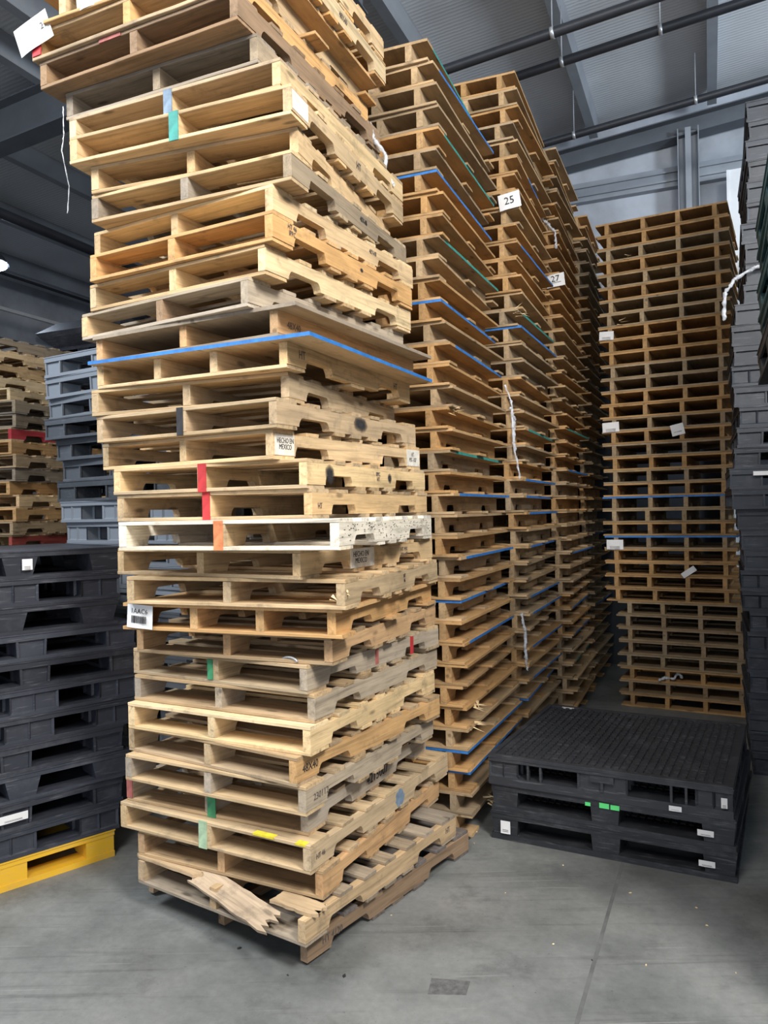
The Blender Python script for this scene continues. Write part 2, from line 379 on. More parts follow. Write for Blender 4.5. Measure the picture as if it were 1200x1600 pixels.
def ply_deck(L, W, edge):
    key = (round(L, 3), round(W, 3), edge)
    if key in _ply: return _ply[key]
    bm = bmesh.new(); T = BT; rnd = random.Random(hash(edge) % 97 if False else len(str(edge))+int(L*100))
    nx, ny = 12, 10
    per = []
    for k in range(nx): per.append((-L/2 + L*k/nx, -W/2 + rnd.uniform(-0.001, 0.0015)))
    for k in range(ny): per.append((L/2 + rnd.uniform(-0.001, 0.0015), -W/2 + W*k/ny))
    for k in range(nx): per.append((L/2 - L*k/nx, W/2 + rnd.uniform(-0.001, 0.0015)))
    for k in range(ny): per.append((-L/2 + rnd.uniform(-0.001, 0.0015), W/2 - W*k/ny))
    prism(bm, per, 0, T)
    mats = [PLY]
    if edge:
        mats.append(M[edge.split('_')[0]])
        for f in bm.faces:
            c = f.calc_center_median(); 
            if abs(f.normal.z) < 0.5 or len(f.verts) == 4:
                right = c.y < -W/2+0.01; front = c.x < -L/2+0.01
                if edge.endswith('_r'): ok = right and c.x > -L/2+0.06
                elif edge.endswith('_p'): ok = right and (abs(c.x) < 0.22)
                else: ok = right or front
                if ok: f.material_index = 1
    _ply[key] = mesh_from(bm, 'ply', mats); return _ply[key]

def local_box(name, parent, x0, x1, y0, y1, z0, z1, mat, label=None):
    bm = bmesh.new(); cx, cy, cz = (x0+x1)/2, (y0+y1)/2, (z0+z1)/2
    bx(bm, x0-cx, x1-cx, y0-cy, y1-cy, z0-cz, z1-cz)
    o = put(name, mesh_from(bm, name, mat), parent, (cx, cy, cz))
    if label: o['label'] = label
    return o
def mark_front(t, yc, wd, z0, z1, mat, L=1.22, label=None, name='paint_mark'):
    """band of paint on the front (near) end of a pallet; yc from its right edge"""
    return local_box(name, t, -L/2-0.0045, -L/2+0.001, yc-wd/2, yc+wd/2, z0, z1, mat, label)
def mark_side(t, xc, wd, z0, z1, mat, W=1.016, label=None, name='paint_mark'):
    return local_box(name, t, xc-wd/2, xc+wd/2, -W/2-0.0012, -W/2+0.001, z0, z1, mat, label)
def stamp_side(t, s, xc, zc, size, W=1.016, mat=None, squash=0.8, label=None):
    me = text_mesh(s, size, mat or M['ink'], squash=squash)
    o = put('stamp', me, t, (xc, -W/2-0.0022, zc), (PI/2, 0, 0))
    o['label'] = label or ('black stamp reading ' + s.replace('\n', ' ')); return o
def paper_label(parent, w, h, loc, rot, text=None, bars=False, curl=0.004, name='paper_label', tsize=0.03, tz=0.0, sub=None):
    """paper in local XY plane facing +Z, then rotated"""
    bm = bmesh.new(); n = 8; vs_ = []
    for k in range(n+1):
        x = -w/2 + w*k/n; z = curl*math.sin(k/n*PI*1.6)
        vs_.append((bm.verts.new((x, -h/2, z)), bm.verts.new((x, h/2, z*0.3)), bm.verts.new((x, -h/2, z-0.0006)), bm.verts.new((x, h/2, z*0.3-0.0006))))
    for k in range(n):
        a, b = vs_[k], vs_[k+1]
        bm.faces.new((a[0], b[0], b[1], a[1])); bm.faces.new((a[2], a[3], b[3], b[2]))
        bm.faces.new((a[0], a[2], b[2], b[0])); bm.faces.new((a[1], b[1], b[3], a[3]))
    bm.faces.new((vs_[0][0], vs_[0][1], vs_[0][3], vs_[0][2])); bm.faces.new((vs_[n][0], vs_[n][2], vs_[n][3], vs_[n][1]))
    p = put(name, mesh_from(bm, 'paper', M['paper']), parent, loc, rot)
    zz = curl + 0.001
    if text:
        o = put('lettering', text_mesh(text, tsize, M['ink']), p, (tz, h*0.22 if bars else (h*0.1 if sub else 0), zz)); o['label'] = 'black print reading ' + text
    if bars:
        bm = bmesh.new(); rnd = random.Random(3); x = -w*0.30
        while x < w*0.30:
            bw = rnd.choice((0.0015, 0.003, 0.0045))*w/0.14; bx(bm, x, x+bw, -h*0.28, h*0.03, 0, 0.0005); x += bw + rnd.choice((0.0015, 0.003))*w/0.14
        put('barcode', mesh_from(bm, 'bars', M['ink']), p, (0, 0, zz))
    if sub:
        bm = bmesh.new()
        for k in range(sub): bx(bm, -w*0.3, w*0.3, -h*0.2 - k*h*0.12, -h*0.17 - k*h*0.12, 0, 0.0004)
        put('fine_print', mesh_from(bm, 'print', M['softink']), p, (0, 0, zz))
    return p

# ---------------------------------------------------------------- building shell
bm = bmesh.new(); bx(bm, -16, 18, -12, 26, -0.2, 0.0)
fl = structure(put('floor', mesh_from(bm, 'floor', M['floor']))); fl['label'] = 'grey worn concrete warehouse floor with a joint line'
def roof_z(q): return 6.23 + 0.085*(q + 1.55)
def gpoly(name, corners, thick, mat, up=Vector((0, 0, 1))):
    bm = bmesh.new(); lo = [bm.verts.new(c) for c in corners]; hi = [bm.verts.new(Vector(c) + up*thick) for c in corners]
    bm.faces.new(lo[::-1]); bm.faces.new(hi); n = len(corners)
    for k in range(n): bm.faces.new((lo[k], lo[(k+1) % n], hi[(k+1) % n], hi[k]))
    return put(name, mesh_from(bm, name, mat))
QL, QR, P0, P1, P2 = -9.9, 8.0, -11.0, 9.35, 15.0
structure(gpoly('ceiling', [G(QL-.3, P0, roof_z(QL-.3)), G(QR+.3, P0, roof_z(QR+.3)), G(QR+.3, P2+.3, roof_z(QR+.3)), G(QL-.3, P2+.3, roof_z(QL-.3))], 0.15, M['roof']), 'blue-grey quilted roof insulation between steel purlins')
def wallq(name, q0, q1, p, th, h0=0.0):
    return structure(gpoly(name, [G(q0, p, h0), G(q1, p, h0), G(q1, p, roof_z(q1)), G(q0, p, roof_z(q0))], th, M['wall'], G(0, 1)))
wallq('wall_back', -5.0, QR, P1, 0.2)['label'] = 'pale grey faced back wall above the far pallet stack'
structure(gpoly('gap_shade_sheet', [G(-4.9, P1-0.03, 0), G(QR, P1-0.03, 0), G(QR, P1-0.03, 4.35), G(-4.9, P1-0.03, 4.35)], 0.03, M['gapshade'], G(0, 1)))  # added dark sheet so gaps in the far stack look shaded
wallq('wall_rear', QL, -4.8, P2, 0.2)
structure(gpoly('wall_return', [G(-5.0, P1+.2, 0), G(-5.0, P2, 0), G(-5.0, P2, roof_z(-5)), G(-5.0, P1+.2, roof_z(-5))], 0.2, M['wall'], G(1, 0)))
structure(gpoly('wall_left', [G(QL, P0, 0), G(QL, P2, 0), G(QL, P2, roof_z(QL)), G(QL, P0, roof_z(QL))], 0.2, M['wall'], G(-1, 0)))
structure(gpoly('wall_right', [G(QR, P0, 0), G(QR, P1, 0), G(QR, P1, roof_z(QR)), G(QR, P0, roof_z(QR))], 0.2, M['wall'], G(1, 0)))
# purlins: Z/C-shaped steel running with the aisle
def beam_mesh(length, depth, flange, t, mat):
    """C section: web in the XZ plane along X"""
    bm = bmesh.new()
    bx(bm, 0, length, -t/2, t/2, -depth, 0); bx(bm, 0, length, t/2, flange, -t, 0); bx(bm, 0, length, t/2, flange, -depth, -depth+t)
    bx(bm, 0, length, flange-t, flange, -depth+t, -depth+t+0.02)
    return mesh_from(bm, 'beam', mat)
pm = beam_mesh(P1-P0-0.32, 0.22, 0.09, 0.006, M['steel'])
pm2 = beam_mesh(P2-P0, 0.22, 0.09, 0.006, M['steel'])
qs = [-9.1, -7.85, -6.6, -5.35, -4.8, -3.6, -2.35, -1.10, 0.14, 1.39, 2.64, 3.9, 5.1]
for q in qs:
    zz = roof_z(q) - 0.004
    o = put('roof_purlin', pm2 if q < -5.1 else pm, None, G(q, P0, zz), (0, 0, PI/2-TH))
    structure(o)
# rafter along the back wall, and main rafter lines on the left
def rafter(name, q0, q1, p, depth, fl=0.2, drop=0.22):
    bm = bmesh.new()
    def seg(pa, pb, z0, z1):
        c = []
        for q in (q0, q1):
            for pp, zz in ((pa, z0), (pb, z0), (pb, z1), (pa, z1)): c.append(bm.verts.new(G(q, pp, roof_z(q) + zz)))
        for f in ((0,1,2,3),(7,6,5,4),(0,4,5,1),(1,5,6,2),(2,6,7,3),(3,7,4,0)): bm.faces.new([c[k] for k in f])
    seg(p-0.005, p+0.005, -drop-depth, -drop); seg(p-fl/2, p+fl/2, -drop-depth-0.012, -drop-depth); seg(p-fl/2, p+fl/2, -drop, -drop+0.012)
    return structure(put(name, mesh_from(bm, name, M['dsteel'])))
rafter('roof_rafter', -4.9, QR, P1-0.14, 0.19, drop=0.22)
rafter('roof_rafter', QL, -2.3, 5.2, 0.36)
rafter('roof_rafter', QL, -5.2, 11.2, 0.36)
# girt, wall column, square column
bm = bmesh.new(); bx(bm, 0, 12.9, -0.10, 0, 0, 0.22); bx(bm, 0, 12.9, -0.13, -0.10, 0.05, 0.07); bx(bm, 0, 12.9, -0.13, -0.10, 0.15, 0.17)
structure(put('wall_girt', mesh_from(bm, 'girt', M['steel']), None, G(-4.9, P1, 5.43), (0, 0, -TH)))
bm = bmesh.new(); bx(bm, -0.11, 0.11, -0.02, 0, 0, 1.75); bx(bm, -0.11, -0.10, -0.12, -0.02, 0, 1.75); bx(bm, 0.10, 0.11, -0.12, -0.02, 0, 1.75); bx(bm, -0.03, 0.03, -0.12, -0.02, 0, 1.75)
structure(put('wall_stud', mesh_from(bm, 'stud', M['steel']), None, G(-0.15, P1-0.14, 4.24), (0, 0, -TH)))
t = thing('steel_column', 'pale painted square steel column between the far pallet stack and black stack', 'column', G(0.33, P1-0.26, 0), -TH)
bm = bmesh.new(); bx(bm, -0.10, 0.10, -0.10, 0.10, 0, 5.4); bx(bm, -0.105, -0.08, -0.108, -0.10, 0, 5.4); bx(bm, 0.08, 0.105, -0.108, -0.10, 0, 5.1); put('post', mesh_from(bm, 'post', M['lsteel']), t)
bm = bmesh.new(); bx(bm, -0.125, 0.125, -0.13, 0.13, 4.26, 4.32); bx(bm, -0.12, 0.12, -0.12, 0.12, 4.32, 4.42); put('bracket', mesh_from(bm, 'bracket', M['galv']), t)
structure(put('trim_1', (lambda b: (bx(b, 0, 18, -0.02, 0.02, 0, 0.05), mesh_from(b, 'trim', M['lsteel']))[1])(bmesh.new()), None, G(QL+0.03, -3, 5.02), (0, 0, PI/2-TH)))
structure(put('trim_2', (lambda b: (bx(b, 0, 18, -0.02, 0.02, 0, 0.05), mesh_from(b, 'trim', M['dsteel']))[1])(bmesh.new()), None, G(QL+0.03, -3, 4.55), (0, 0, PI/2-TH)))
# sprinkler pipes
def pipe(name, a, b, r, label, rings=()):
    a = Vector(a); b = Vector(b)
    t = bpy.data.objects.new(name, tube([a*(1-k/8)+b*k/8 - a for k in range(9)], r, 'pipe', M['pipe'], 12)); C.objects.link(t); t.location = a
    tag(t, label, 'pipe', None)
    for f in rings:
        p = (b-a)*f; d = (b-a).normalized()
        put('pipe_clamp', tube([p-d*0.014, p+d*0.014], r*1.15, 'clamp', M['galv'], 12), t)
        top = 0.9
        put('hanger_rod', tube([p+Vector((0, 0, r)), p+Vector((0, 0, r+top*0.45))], 0.0045, 'rod', M['steel'], 6), t)
    return t
def pz(q, z0): return z0 + 0.085*q
pipe('sprinkler_pipe', G(-3.6, 5.72, pz(-3.6, 5.42)), G(4.5, 5.72, pz(4.5, 5.42)), 0.038, 'black sprinkler pipe crossing the roof highest in the photo, furthest from the back wall', (0.32, 0.45))
pipe('sprinkler_pipe', G(-3.6, 6.12, pz(-3.6, 5.42)), G(4.5, 6.12, pz(4.5, 5.42)), 0.036, 'black sprinkler pipe crossing the roof between the other two, above the second stack', (0.32, 0.41))
pipe('sprinkler_pipe', G(-4.6, 7.72, pz(-4.6, 5.60)), G(5.5, 7.72, pz(5.5, 5.60)), 0.036, 'black sprinkler pipe nearest the back wall, above the far pallet stack', (0.34, 0.45))
pipe('sprinkler_pipe', G(-6.6, 0.5, 4.95), G(-6.6, 14.5, 4.95), 0.055, 'thick black pipe running away overhead left of the tall front pallet stack', (0.6,))
pipe('sprinkler_pipe', G(-9.6, 9.0, 4.72), G(-5.3, 9.0, 4.86), 0.05, 'black pipe crossing overhead left, below the thick lengthwise one', (0.3,))
pipe('drop_pipe', G(-7.6, 9.0, 4.62), G(-7.6, 9.0, 4.22), 0.06, 'short black vertical drop pipe hanging left of the tall front stack')
pipe('sprinkler_pipe', G(-9.6, 10.6, 4.70), G(-5.3, 10.6, 4.80), 0.03, 'thin black pipe crossing furthest back on the left under the roof')
pipe('conduit', G(-8.2, 1.5, 4.95), G(-8.2, 14.0, 4.95), 0.02, 'thin dark conduit running away under the roof at far left')

# high bay lamp at left
t = thing('high_bay_lamp', 'glowing blue-white high bay lamp at the left edge under the roof', 'lamp', (-4.66, 9.0, 4.92), 0)
bm = bmesh.new(); bmesh.ops.create_cone(bm, cap_ends=True, segments=24, radius1=0.30, radius2=0.12, depth=0.26); put('housing', mesh_from(bm, 'housing', M['dsteel']), t, (0, 0, 0.05))
bm = bmesh.new(); bmesh.ops.create_cone(bm, cap_ends=True, segments=24, radius1=0.27, radius2=0.27, depth=0.02); put('diffuser', mesh_from(bm, 'diffuser', M['lamp']), t, (0, 0, -0.09)); put('hanger_rod', tube([(0, 0, 0.17), (0, 0, 0.72)], 0.008, 'rod', M['galv'], 6), t)

# floor joint, tyre mark
structure(gpoly('floor_joint', [Vector((-0.170, 0.9, 0.0)), Vector((-0.153, 0.9, 0.0)), Vector((2.286, 6.4, 0.0)), Vector((2.268, 6.4, 0.0))], 0.0006, M['joint']))

# ---------------------------------------------------------------- pallets of the tall front stack
# x, y, heading of each pallet's near-right corner, from the floor up: a leaning, twisting hand-built stack
ORD = ['lowest', 'second', 'third', 'fourth', 'fifth', 'sixth', 'seventh', 'eighth', 'ninth', 'tenth', 'eleventh', 'twelfth', 'thirteenth', 'fourteenth', 'fifteenth', 'sixteenth', 'seventeenth', 'eighteenth', 'nineteenth', 'twentieth',
       '21st', '22nd', '23rd', '24th', '25th', '26th', '27th', '28th', '29th', '30th', '31st', '32nd', '33rd', '34th', '35th', '36th', '37th', '38th', '39th', '40th', '41st', '42nd', '43rd', '44th']
def place_words(i, n, stack):
    if i == 0: return 'at the bottom of ' + stack
    if i == n-1: return 'on top of ' + stack
    if n-1-i < 12: return ORD[n-1-i].replace('lowest', 'first') + ' below the top of ' + stack
    return ORD[i] + ' up in ' + stack
Z0 = PH + 0.0006
FRONT = [  # x, y, a, W, L, colour, description, extras
 (-0.344, 3.097, 36.9, 1.04, 1.27, 'dark', 'shade-darkened weathered wooden pallet flat on the floor, recessed under the broken one', dict(strcol='brown', skip=(('b', 0),))),  # board colour darkened to carry the shadow under the pallet above
 (-0.341, 3.018, 34.2, 1.016, 1.22, 'tan', 'worn wooden pallet with a split lead board, second from the floor', dict(deckcol='grey', skip=(('t', 0),))),
 (-0.279, 3.149, 26.9, 1.016, 1.22, 'red', 'orange-tan wooden pallet with grooved side, just above the broken pallet', dict(deckcol='tan')),
 (-0.324, 3.112, 29.1, 1.09, 1.34, 'mix', 'wide yellow-sprayed wooden pallet with pale green centre mark', dict()),
 (-0.341, 3.204, 26.7, 1.016, 1.22, 'silver', 'grey-tan wooden pallet with green centre and stamped long number', dict(deckcol='tan')),
 (-0.338, 3.104, 28.5, 1.016, 1.22, 'silver', 'weathered wooden pallet stamped 230112 under the 48X40 one', dict(deckcol='mix')),
 (-0.374, 3.101, 32.4, 1.016, 1.22, 'mix', 'wooden pallet stamped 48X40 low in the tall front stack', dict(deckcol='tan', ends=('honey', 'mix', 'mix'))),
 (-0.315, 3.110, 28.0, 1.016, 1.22, 'fresh', 'fresh pale pine pallet low in the tall front stack', dict()),
 (-0.298, 3.153, 28.1, 1.016, 1.22, 'silver', 'grey cracked wooden pallet just above the fresh pale pine one', dict(deckcol='tan')),
 (-0.329, 3.151, 30.2, 1.016, 1.22, 'grey', 'weathered grey pallet with a red side stripe and green end mark', dict(deckcol='mix', ends=('silver', 'mix', 'tan'))),
 (-0.221, 3.127, 23.9, 1.016, 1.22, 'red', 'reddish tan pallet under the barcode label pallet', dict(deckcol='tan')),
 (-0.173, 3.054, 21.3, 1.08, 1.24, 'honey', 'honey coloured four-stringer pallet carrying the white barcode label', dict(kind='ply', nstr=4, over=0.03, strcol='honey')),
 (-0.159, 3.012, 20.9, 1.05, 1.24, 'mix', 'pine pallet with splintered corner just above the barcode label pallet', dict(deckcol='pine')),
 (-0.334, 3.031, 28.8, 1.016, 1.22, 'pine', 'pine pallet with a slanting HECHO EN MEXICO stamp below the whitewashed one', dict()),
 (-0.171, 2.905, 20.1, 1.016, 1.22, 'white', 'whitish pallet with speckled side and orange centre mark', dict(ends=('white', 'mix', 'white'))),
 (-0.284, 3.044, 25.0, 1.016, 1.22, 'silver', 'pale grey-tan pallet with red centre mark on top of the whitish one', dict(deckcol='mix', strcol='pine')),
 (-0.300, 3.035, 25.4, 1.016, 1.22, 'fresh', 'yellow pine pallet with red centre mark and black spray smudges', dict(deckcol='mix')),
 (-0.436, 3.056, 31.2, 1.016, 1.22, 'pine', 'pine pallet with a square HECHO EN MEXICO stamp at mid height', dict()),
 (-0.414, 3.018, 28.9, 1.016, 1.22, 'tan', 'grey-tan pallet with a large black scorch on its side', dict(deckcol='mix')),
 (-0.377, 3.133, 21.4, 1.016, 1.22, 'mix', 'pallet with smoke-darkened corner below the blue-edged pallet', dict(deckcol='mix')),
 (-0.372, 3.052, 25.4, 1.016, 1.22, 'pine', 'blue-edged four-stringer pallet in the tall front stack', dict(kind='ply', nstr=4, over=0.0, edge='blue', overdeck=True)),
 (-0.405, 3.032, 28.2, 1.016, 1.22, 'red', 'pinkish brown pallet stamped 48X40 under a thin sagging sheet', dict(kind='ply', deckcol='grey')),
 (-0.520, 3.033, 31.6, 1.016, 1.22, 'silver', 'silvery weathered pallet resting on the thin sagging sheet', dict(ends=('silver', 'brown', 'pine'))),
 (-0.445, 3.014, 29.8, 1.016, 1.22, 'fresh', 'pale yellow pine pallet directly below the bright honey one', dict(deckcol='pine')),
 (-0.411, 2.985, 28.4, 1.016, 1.22, 'honey', 'bright honey pallet with a dark knot on its side', dict()),
 (-0.414, 3.027, 29.0, 1.016, 1.22, 'pine', 'pale pine pallet directly above the bright honey one', dict(deckcol='fresh')),
 (-0.335, 3.002, 23.2, 1.016, 1.22, 'grey', 'weathered grey pallet with rough end grain in the upper stack', dict(deckcol='mix')),
 (-0.313, 3.065, 18.6, 1.00, 1.15, 'pine', 'light pine pallet just below the teal-marked one', dict()),
 (-0.326, 2.968, 21.1, 1.09, 1.28, 'red', 'pallet with teal centre mark and bluish white corner', dict(deckcol='pine', ends=('mix', 'pine', 'pine'))),
 (-0.371, 3.002, 23.3, 1.09, 1.28, 'fresh', 'cream pine pallet with blue centre mark near the top', dict(deckcol='tan', strcol='fresh')),
 (-0.463, 3.039, 24.0, 1.016, 1.22, 'grey', 'dark grey pallet in shade below the split brown one', dict(deckcol='grey')),
 (-0.525, 2.957, 25.5, 1.07, 1.26, 'brown', 'dark brown pallet with doubled split end blocks near the top', dict(deckcol='brown')),
 (-0.560, 2.960, 25.0, 1.06, 1.22, 'honey', 'pallet with hanging white labels near the top of the front stack', dict(deckcol='tan')),
 (-0.480, 2.930, 23.0, 1.04, 1.24, 'honey', 'honey pallet with wide overhanging sheet near the top of the front stack', dict(kind='ply', over=0.09, strcol='pine')),
 (-0.430, 2.960, 23.0, 1.02, 1.24, 'fresh', 'pale pine pallet second from the top of the front stack', dict(deckcol='honey')),
 (-0.450, 2.960, 24.0, 1.02, 1.22, 'pine', 'topmost pine pallet of the tall front stack, mostly cut off', dict()),
]
FR = []
for i, (x, y, a, W, L, col, desc, ex) in enumerate(FRONT):
    ex = dict(ex); od = ex.pop('overdeck', False)
    t = wood_pallet(x, y, a, i*Z0, col, desc, 'pallets of the tall front stack', W=W, L=L, seed=i, **ex)
    FR.append((t, W, L))
    if od:
        for ch in t.children:
            if ch.name.startswith('plywood_deck'):
                ch.data = ply_deck(L+0.05, W+0.14, 'blue'); ch.location = (-0.02, -0.06, BT+SH)
    if i == 21:
        for ch in t.children:
            if ch.name.startswith('plywood_deck'):
                ch.data = ply_deck(L+0.04, W+0.10, None); ch.location = (0.0, -0.05, BT+SH)
def fr(i): return FR[i]
# --- broken lead board on the second pallet
t, W, L = fr(1)
put('split_lead_board', jag_board(-0.17, 0.20, 0.13, 5, 0.02, 0.05), t, (-L/2+0.075, 0.30, BT+SH+0.0005), (R(3), 0, PI/2+R(0)), (1, 1, 1), COL['tan'])['label'] = 'greyish splintered end of the split lead board'
put('split_lead_board', jag_board(-0.30, 0.19, 0.115, 8, 0.03, 0.03), t, (0, 0, 0), (0, 0, 0), (1, 1, 1), (0.47, 0.36, 0.25))
sag = [c for c in t.children if c.name.startswith('split_lead_board')][-1]; sag['label'] = 'sagging torn middle piece of the split lead board'
A_, B_ = Vector((-L/2+0.045, 0.08, BT+SH-0.004)), Vector((-L/2-0.012, -0.37, BT+0.034)); X_ = (B_-A_).normalized(); Y_ = Vector((0.92, 0, 0.30)); Y_ = (Y_ - X_*Y_.dot(X_)).normalized(); Z_ = X_.cross(Y_)
if Z_.z < 0: Y_ = -Y_; Z_ = -Z_
sag.matrix_local = Matrix(((X_.x, Y_.x, Z_.x, (A_.x+B_.x)/2), (X_.y, Y_.y, Z_.y, (A_.y+B_.y)/2), (X_.z, Y_.z, Z_.z, (A_.z+B_.z)/2-0.006), (0, 0, 0, 1)))
put('split_lead_board', jag_board(-0.10, 0.11, 0.10, 11, 0.03, 0.004), t, (-L/2+0.085, -0.40, BT+SH+0.0003), (0, 0, PI/2), (1, 1, 1), COL['tan'])['label'] = 'torn right end of the split lead board'
# --- paint and stamps
def cen(i): return 0.0
def mk(i, yc, wd, mat, z0=0.0, z1=PH, label=None): t, W, L = fr(i); return mark_front(t, yc, wd, z0, z1, M[mat], L, label)
mk(3, 0.03, 0.045, 'palegreen', label='pale green paint mark on the centre stringer')
mk(4, 0.0, 0.045, 'green', label='green paint mark on the centre stringer'); mk(4, 0.49, 0.036, 'palered', BT, BT+SH, 'faded red paint on the left stringer end')
mk(9, 0.02, 0.03, 'green', BT, BT+SH, 'green paint mark on the centre stringer')
mk(14, 0.02, 0.042, 'orange', label='orange paint mark on the centre stringer')
mk(15, 0.01, 0.038, 'red', 0, PH, 'red paint mark on the centre stringer'); mk(16, 0.01, 0.042, 'red', 0, PH, 'red paint mark on the centre stringer')
mk(28, 0.0, 0.045, 'teal', label='teal paint mark on the centre stringer'); mk(29, 0.0, 0.042, 'slate', BT, PH, 'blue paint mark on the centre stringer')
mk(32, 0.50, 0.05, 'red', BT, BT+SH, 'red paint on the left stringer end'); mk(31, 0.12, 0.12, 'palered', PH-BT, PH, 'red paint on the deck board edge')
mk(18, 0.0, 0.034, 'char', label='dark stained centre stringer end')
def side_mark(i, xc, wd, mat, z0=BT, z1=BT+SH, label=None): t, W, L = fr(i); return mark_side(t, xc, wd, z0, z1, M[mat], W, label)
side_mark(9, 0.30, 0.035, 'red', label='red stripe on the side'); side_mark(9, -0.05, 0.03, 'palered', BT+0.01, BT+0.08, label='faded red stripe on the side')
# blotches as soft-edged irregular patches
def blotch(i, xc, zc, rx, rz, mat, label):
    t, W, L = fr(i); rnd = random.Random(i*7+3); bm = bmesh.new(); n = 22
    pts = [((rx*(1+rnd.uniform(-.22, .2)))*math.cos(2*PI*k/n), (rz*(1+rnd.uniform(-.18, .15)))*math.sin(2*PI*k/n)) for k in range(n)]
    prism(bm, pts, -0.0005, 0.0006, 'y')
    o = put('paint_blotch', mesh_from(bm, 'blotch', M[mat]), t, (xc, -W/2-0.0008, zc)); o['label'] = label
blotch(18, 0.04, BT+0.052, 0.075, 0.046, 'scorch', 'black scorch on the side')
blotch(16, -0.43, BT+0.046, 0.042, 0.052, 'scorch', 'dark spray smudge on the side'); blotch(16, 0.16, BT+0.046, 0.024, 0.032, 'scorch', 'small dark smudge on the side')
blotch(24, 0.08, BT+0.05, 0.016, 0.014, 'scorch', 'dark knot on the side')
blotch(3, 0.10, BT+0.045, 0.045, 0.040, 'slate', 'slate blue patch on the side')
def stamp(i, s, xc, zc, size, mat='ink', squash=0.8): t, W, L = fr(i); return stamp_side(t, s, xc, zc, size, W, M[mat], squash)
t, W, L = fr(17); local_box('paint_patch', t, -L/2+0.01, -L/2+0.135, -W/2-0.0012, -W/2+0.001, BT+0.002, BT+SH-0.002, M['whitewash'], 'whitish stamped patch')
local_box('paint_patch', t, L/2-0.14, L/2-0.01, -W/2-0.0012, -W/2+0.001, BT+0.002, BT+SH-0.002, M['whitewash'], 'whitish stamped patch at the far end')
stamp(17, 'HECHO EN\nMEXICO', -L/2+0.076, BT+0.048, 0.030, squash=0.72)
stamp(17, 'HT\nMX-107', L/2-0.08, BT+0.047, 0.032, 'softink', squash=0.72)
t, W, L = fr(13); local_box('paint_patch', t, -0.23, -0.02, -W/2-0.0012, -W/2+0.001, BT+0.002, BT+SH-0.002, M['whitewash'], 'whitish stamped patch')
stamp(13, 'HECHO EN\nMEXICO', -0.14, BT+0.047, 0.034); stamp(13, 'HT MX\n201-HT', 0.28, BT+0.048, 0.03, 'softink')
stamp(6, '48X40', -0.52, BT+0.047, 0.046, squash=0.85); stamp(21, '48X40', -0.50, BT+0.040, 0.042, 'softink', 0.85)
stamp(5, '230112', -0.50, BT+0.045, 0.040, 'softink', 0.95); stamp(4, '4215007', 0.02, BT+0.048, 0.068, 'ink', 0.95)
stamp(16, 'HT', -0.43, BT+0.048, 0.034, 'ink'); stamp(16, 'IPPC\nHT', 0.03, BT+0.05, 0.028, 'softink'); stamp(15, 'HT', -0.55, BT+0.035, 0.034, 'softink')
stamp(20, 'HT', -0.50, BT+0.05, 0.05, 'softink'); stamp(20, 'HT', 0.42, BT+0.05, 0.045, 'softink')
stamp(24, 'HT 46\nIPPC', -0.48, BT+0.06, 0.03, 'softink'); stamp(25, '40X48', 0.18, BT+0.055, 0.032, 'softink'); stamp(26, '40X48', 0.06, BT+0.05, 0.036, 'ink')
stamp(12, 'HT\n46', 0.08, BT+0.05, 0.026, 'ink'); stamp(3, 'HT 46', -0.60, BT+0.045, 0.032, 'softink'); stamp(28, 'HT', 0.02, BT+0.05, 0.05, 'softink'); stamp(0, 'HT 4120', -0.48, BT+0.05, 0.045, 'softink')
stamp(34, '48X40', 0.1, BT+0.045, 0.04, 'softink'); stamp(1, 'HT', 0.52, BT+0.05, 0.04, 'softink')
t, W, L = fr(28); local_box('paint_patch', t, -L/2+0.005, -L/2+0.14, -W/2-0.0012, -W/2+0.001, BT+0.01, BT+SH-0.005, M['whitewash'], 'bluish white patch by the corner')
t, W, L = fr(14); bm = bmesh.new(); rnd = random.Random(14)
for k in range(150):
    xx = rnd.uniform(-0.58, 0.58); zz = rnd.uniform(0.048, 0.084) if (0.22 < abs(xx) < 0.48) else rnd.uniform(0.006, 0.084); a_ = rnd.uniform(0.001, 0.007); b_ = rnd.uniform(0.0008, 0.0022)
    bx(bm, xx-a_, xx+a_, -0.0005, 0.0005, zz-b_, zz+b_)
o = put('speckles', mesh_from(bm, 'speckles', M['softink']), t, (0, -W/2-0.0006, BT)); o['label'] = 'dark bark speckles scattered along the side'
t, W, L = fr(3); local_box('paint_mark', t, -L/2-0.003, -L/2+0.03, -0.36, -0.25, PH-0.008, PH+0.0005, M['yellow'], 'yellow paint dash on the deck edge'); local_box('paint_mark', t, -L/2-0.003, -L/2+0.03, -0.52, -0.47, PH-0.008, PH+0.0005, M['yellow'], 'yellow paint dash by the corner')
# barcode label hanging on the four-stringer pallet
t, W, L = fr(11); paper_label(t, 0.135, 0.105, (-L/2-0.012, W/2-0.10, 0.062), (PI/2, R(4), -PI/2), '1AAC6', True, tsize=0.030)['label'] = 'white barcode label reading 1AAC6'
t, W, L = fr(32)
paper_label(t, 0.20, 0.12, (-L/2-0.02, W/2-0.03, 0.105), (PI/2+R(8), R(-14), -PI/2), '21', False, tsize=0.04, tz=0.07)['label'] = 'torn white label with number 21'
paper_label(t, 0.14, 0.11, (-L/2-0.02, W/2-0.36, 0.18), (PI/2, R(-4), -PI/2), '174', False, tsize=0.03)['label'] = 'creased white label on the deck edge'

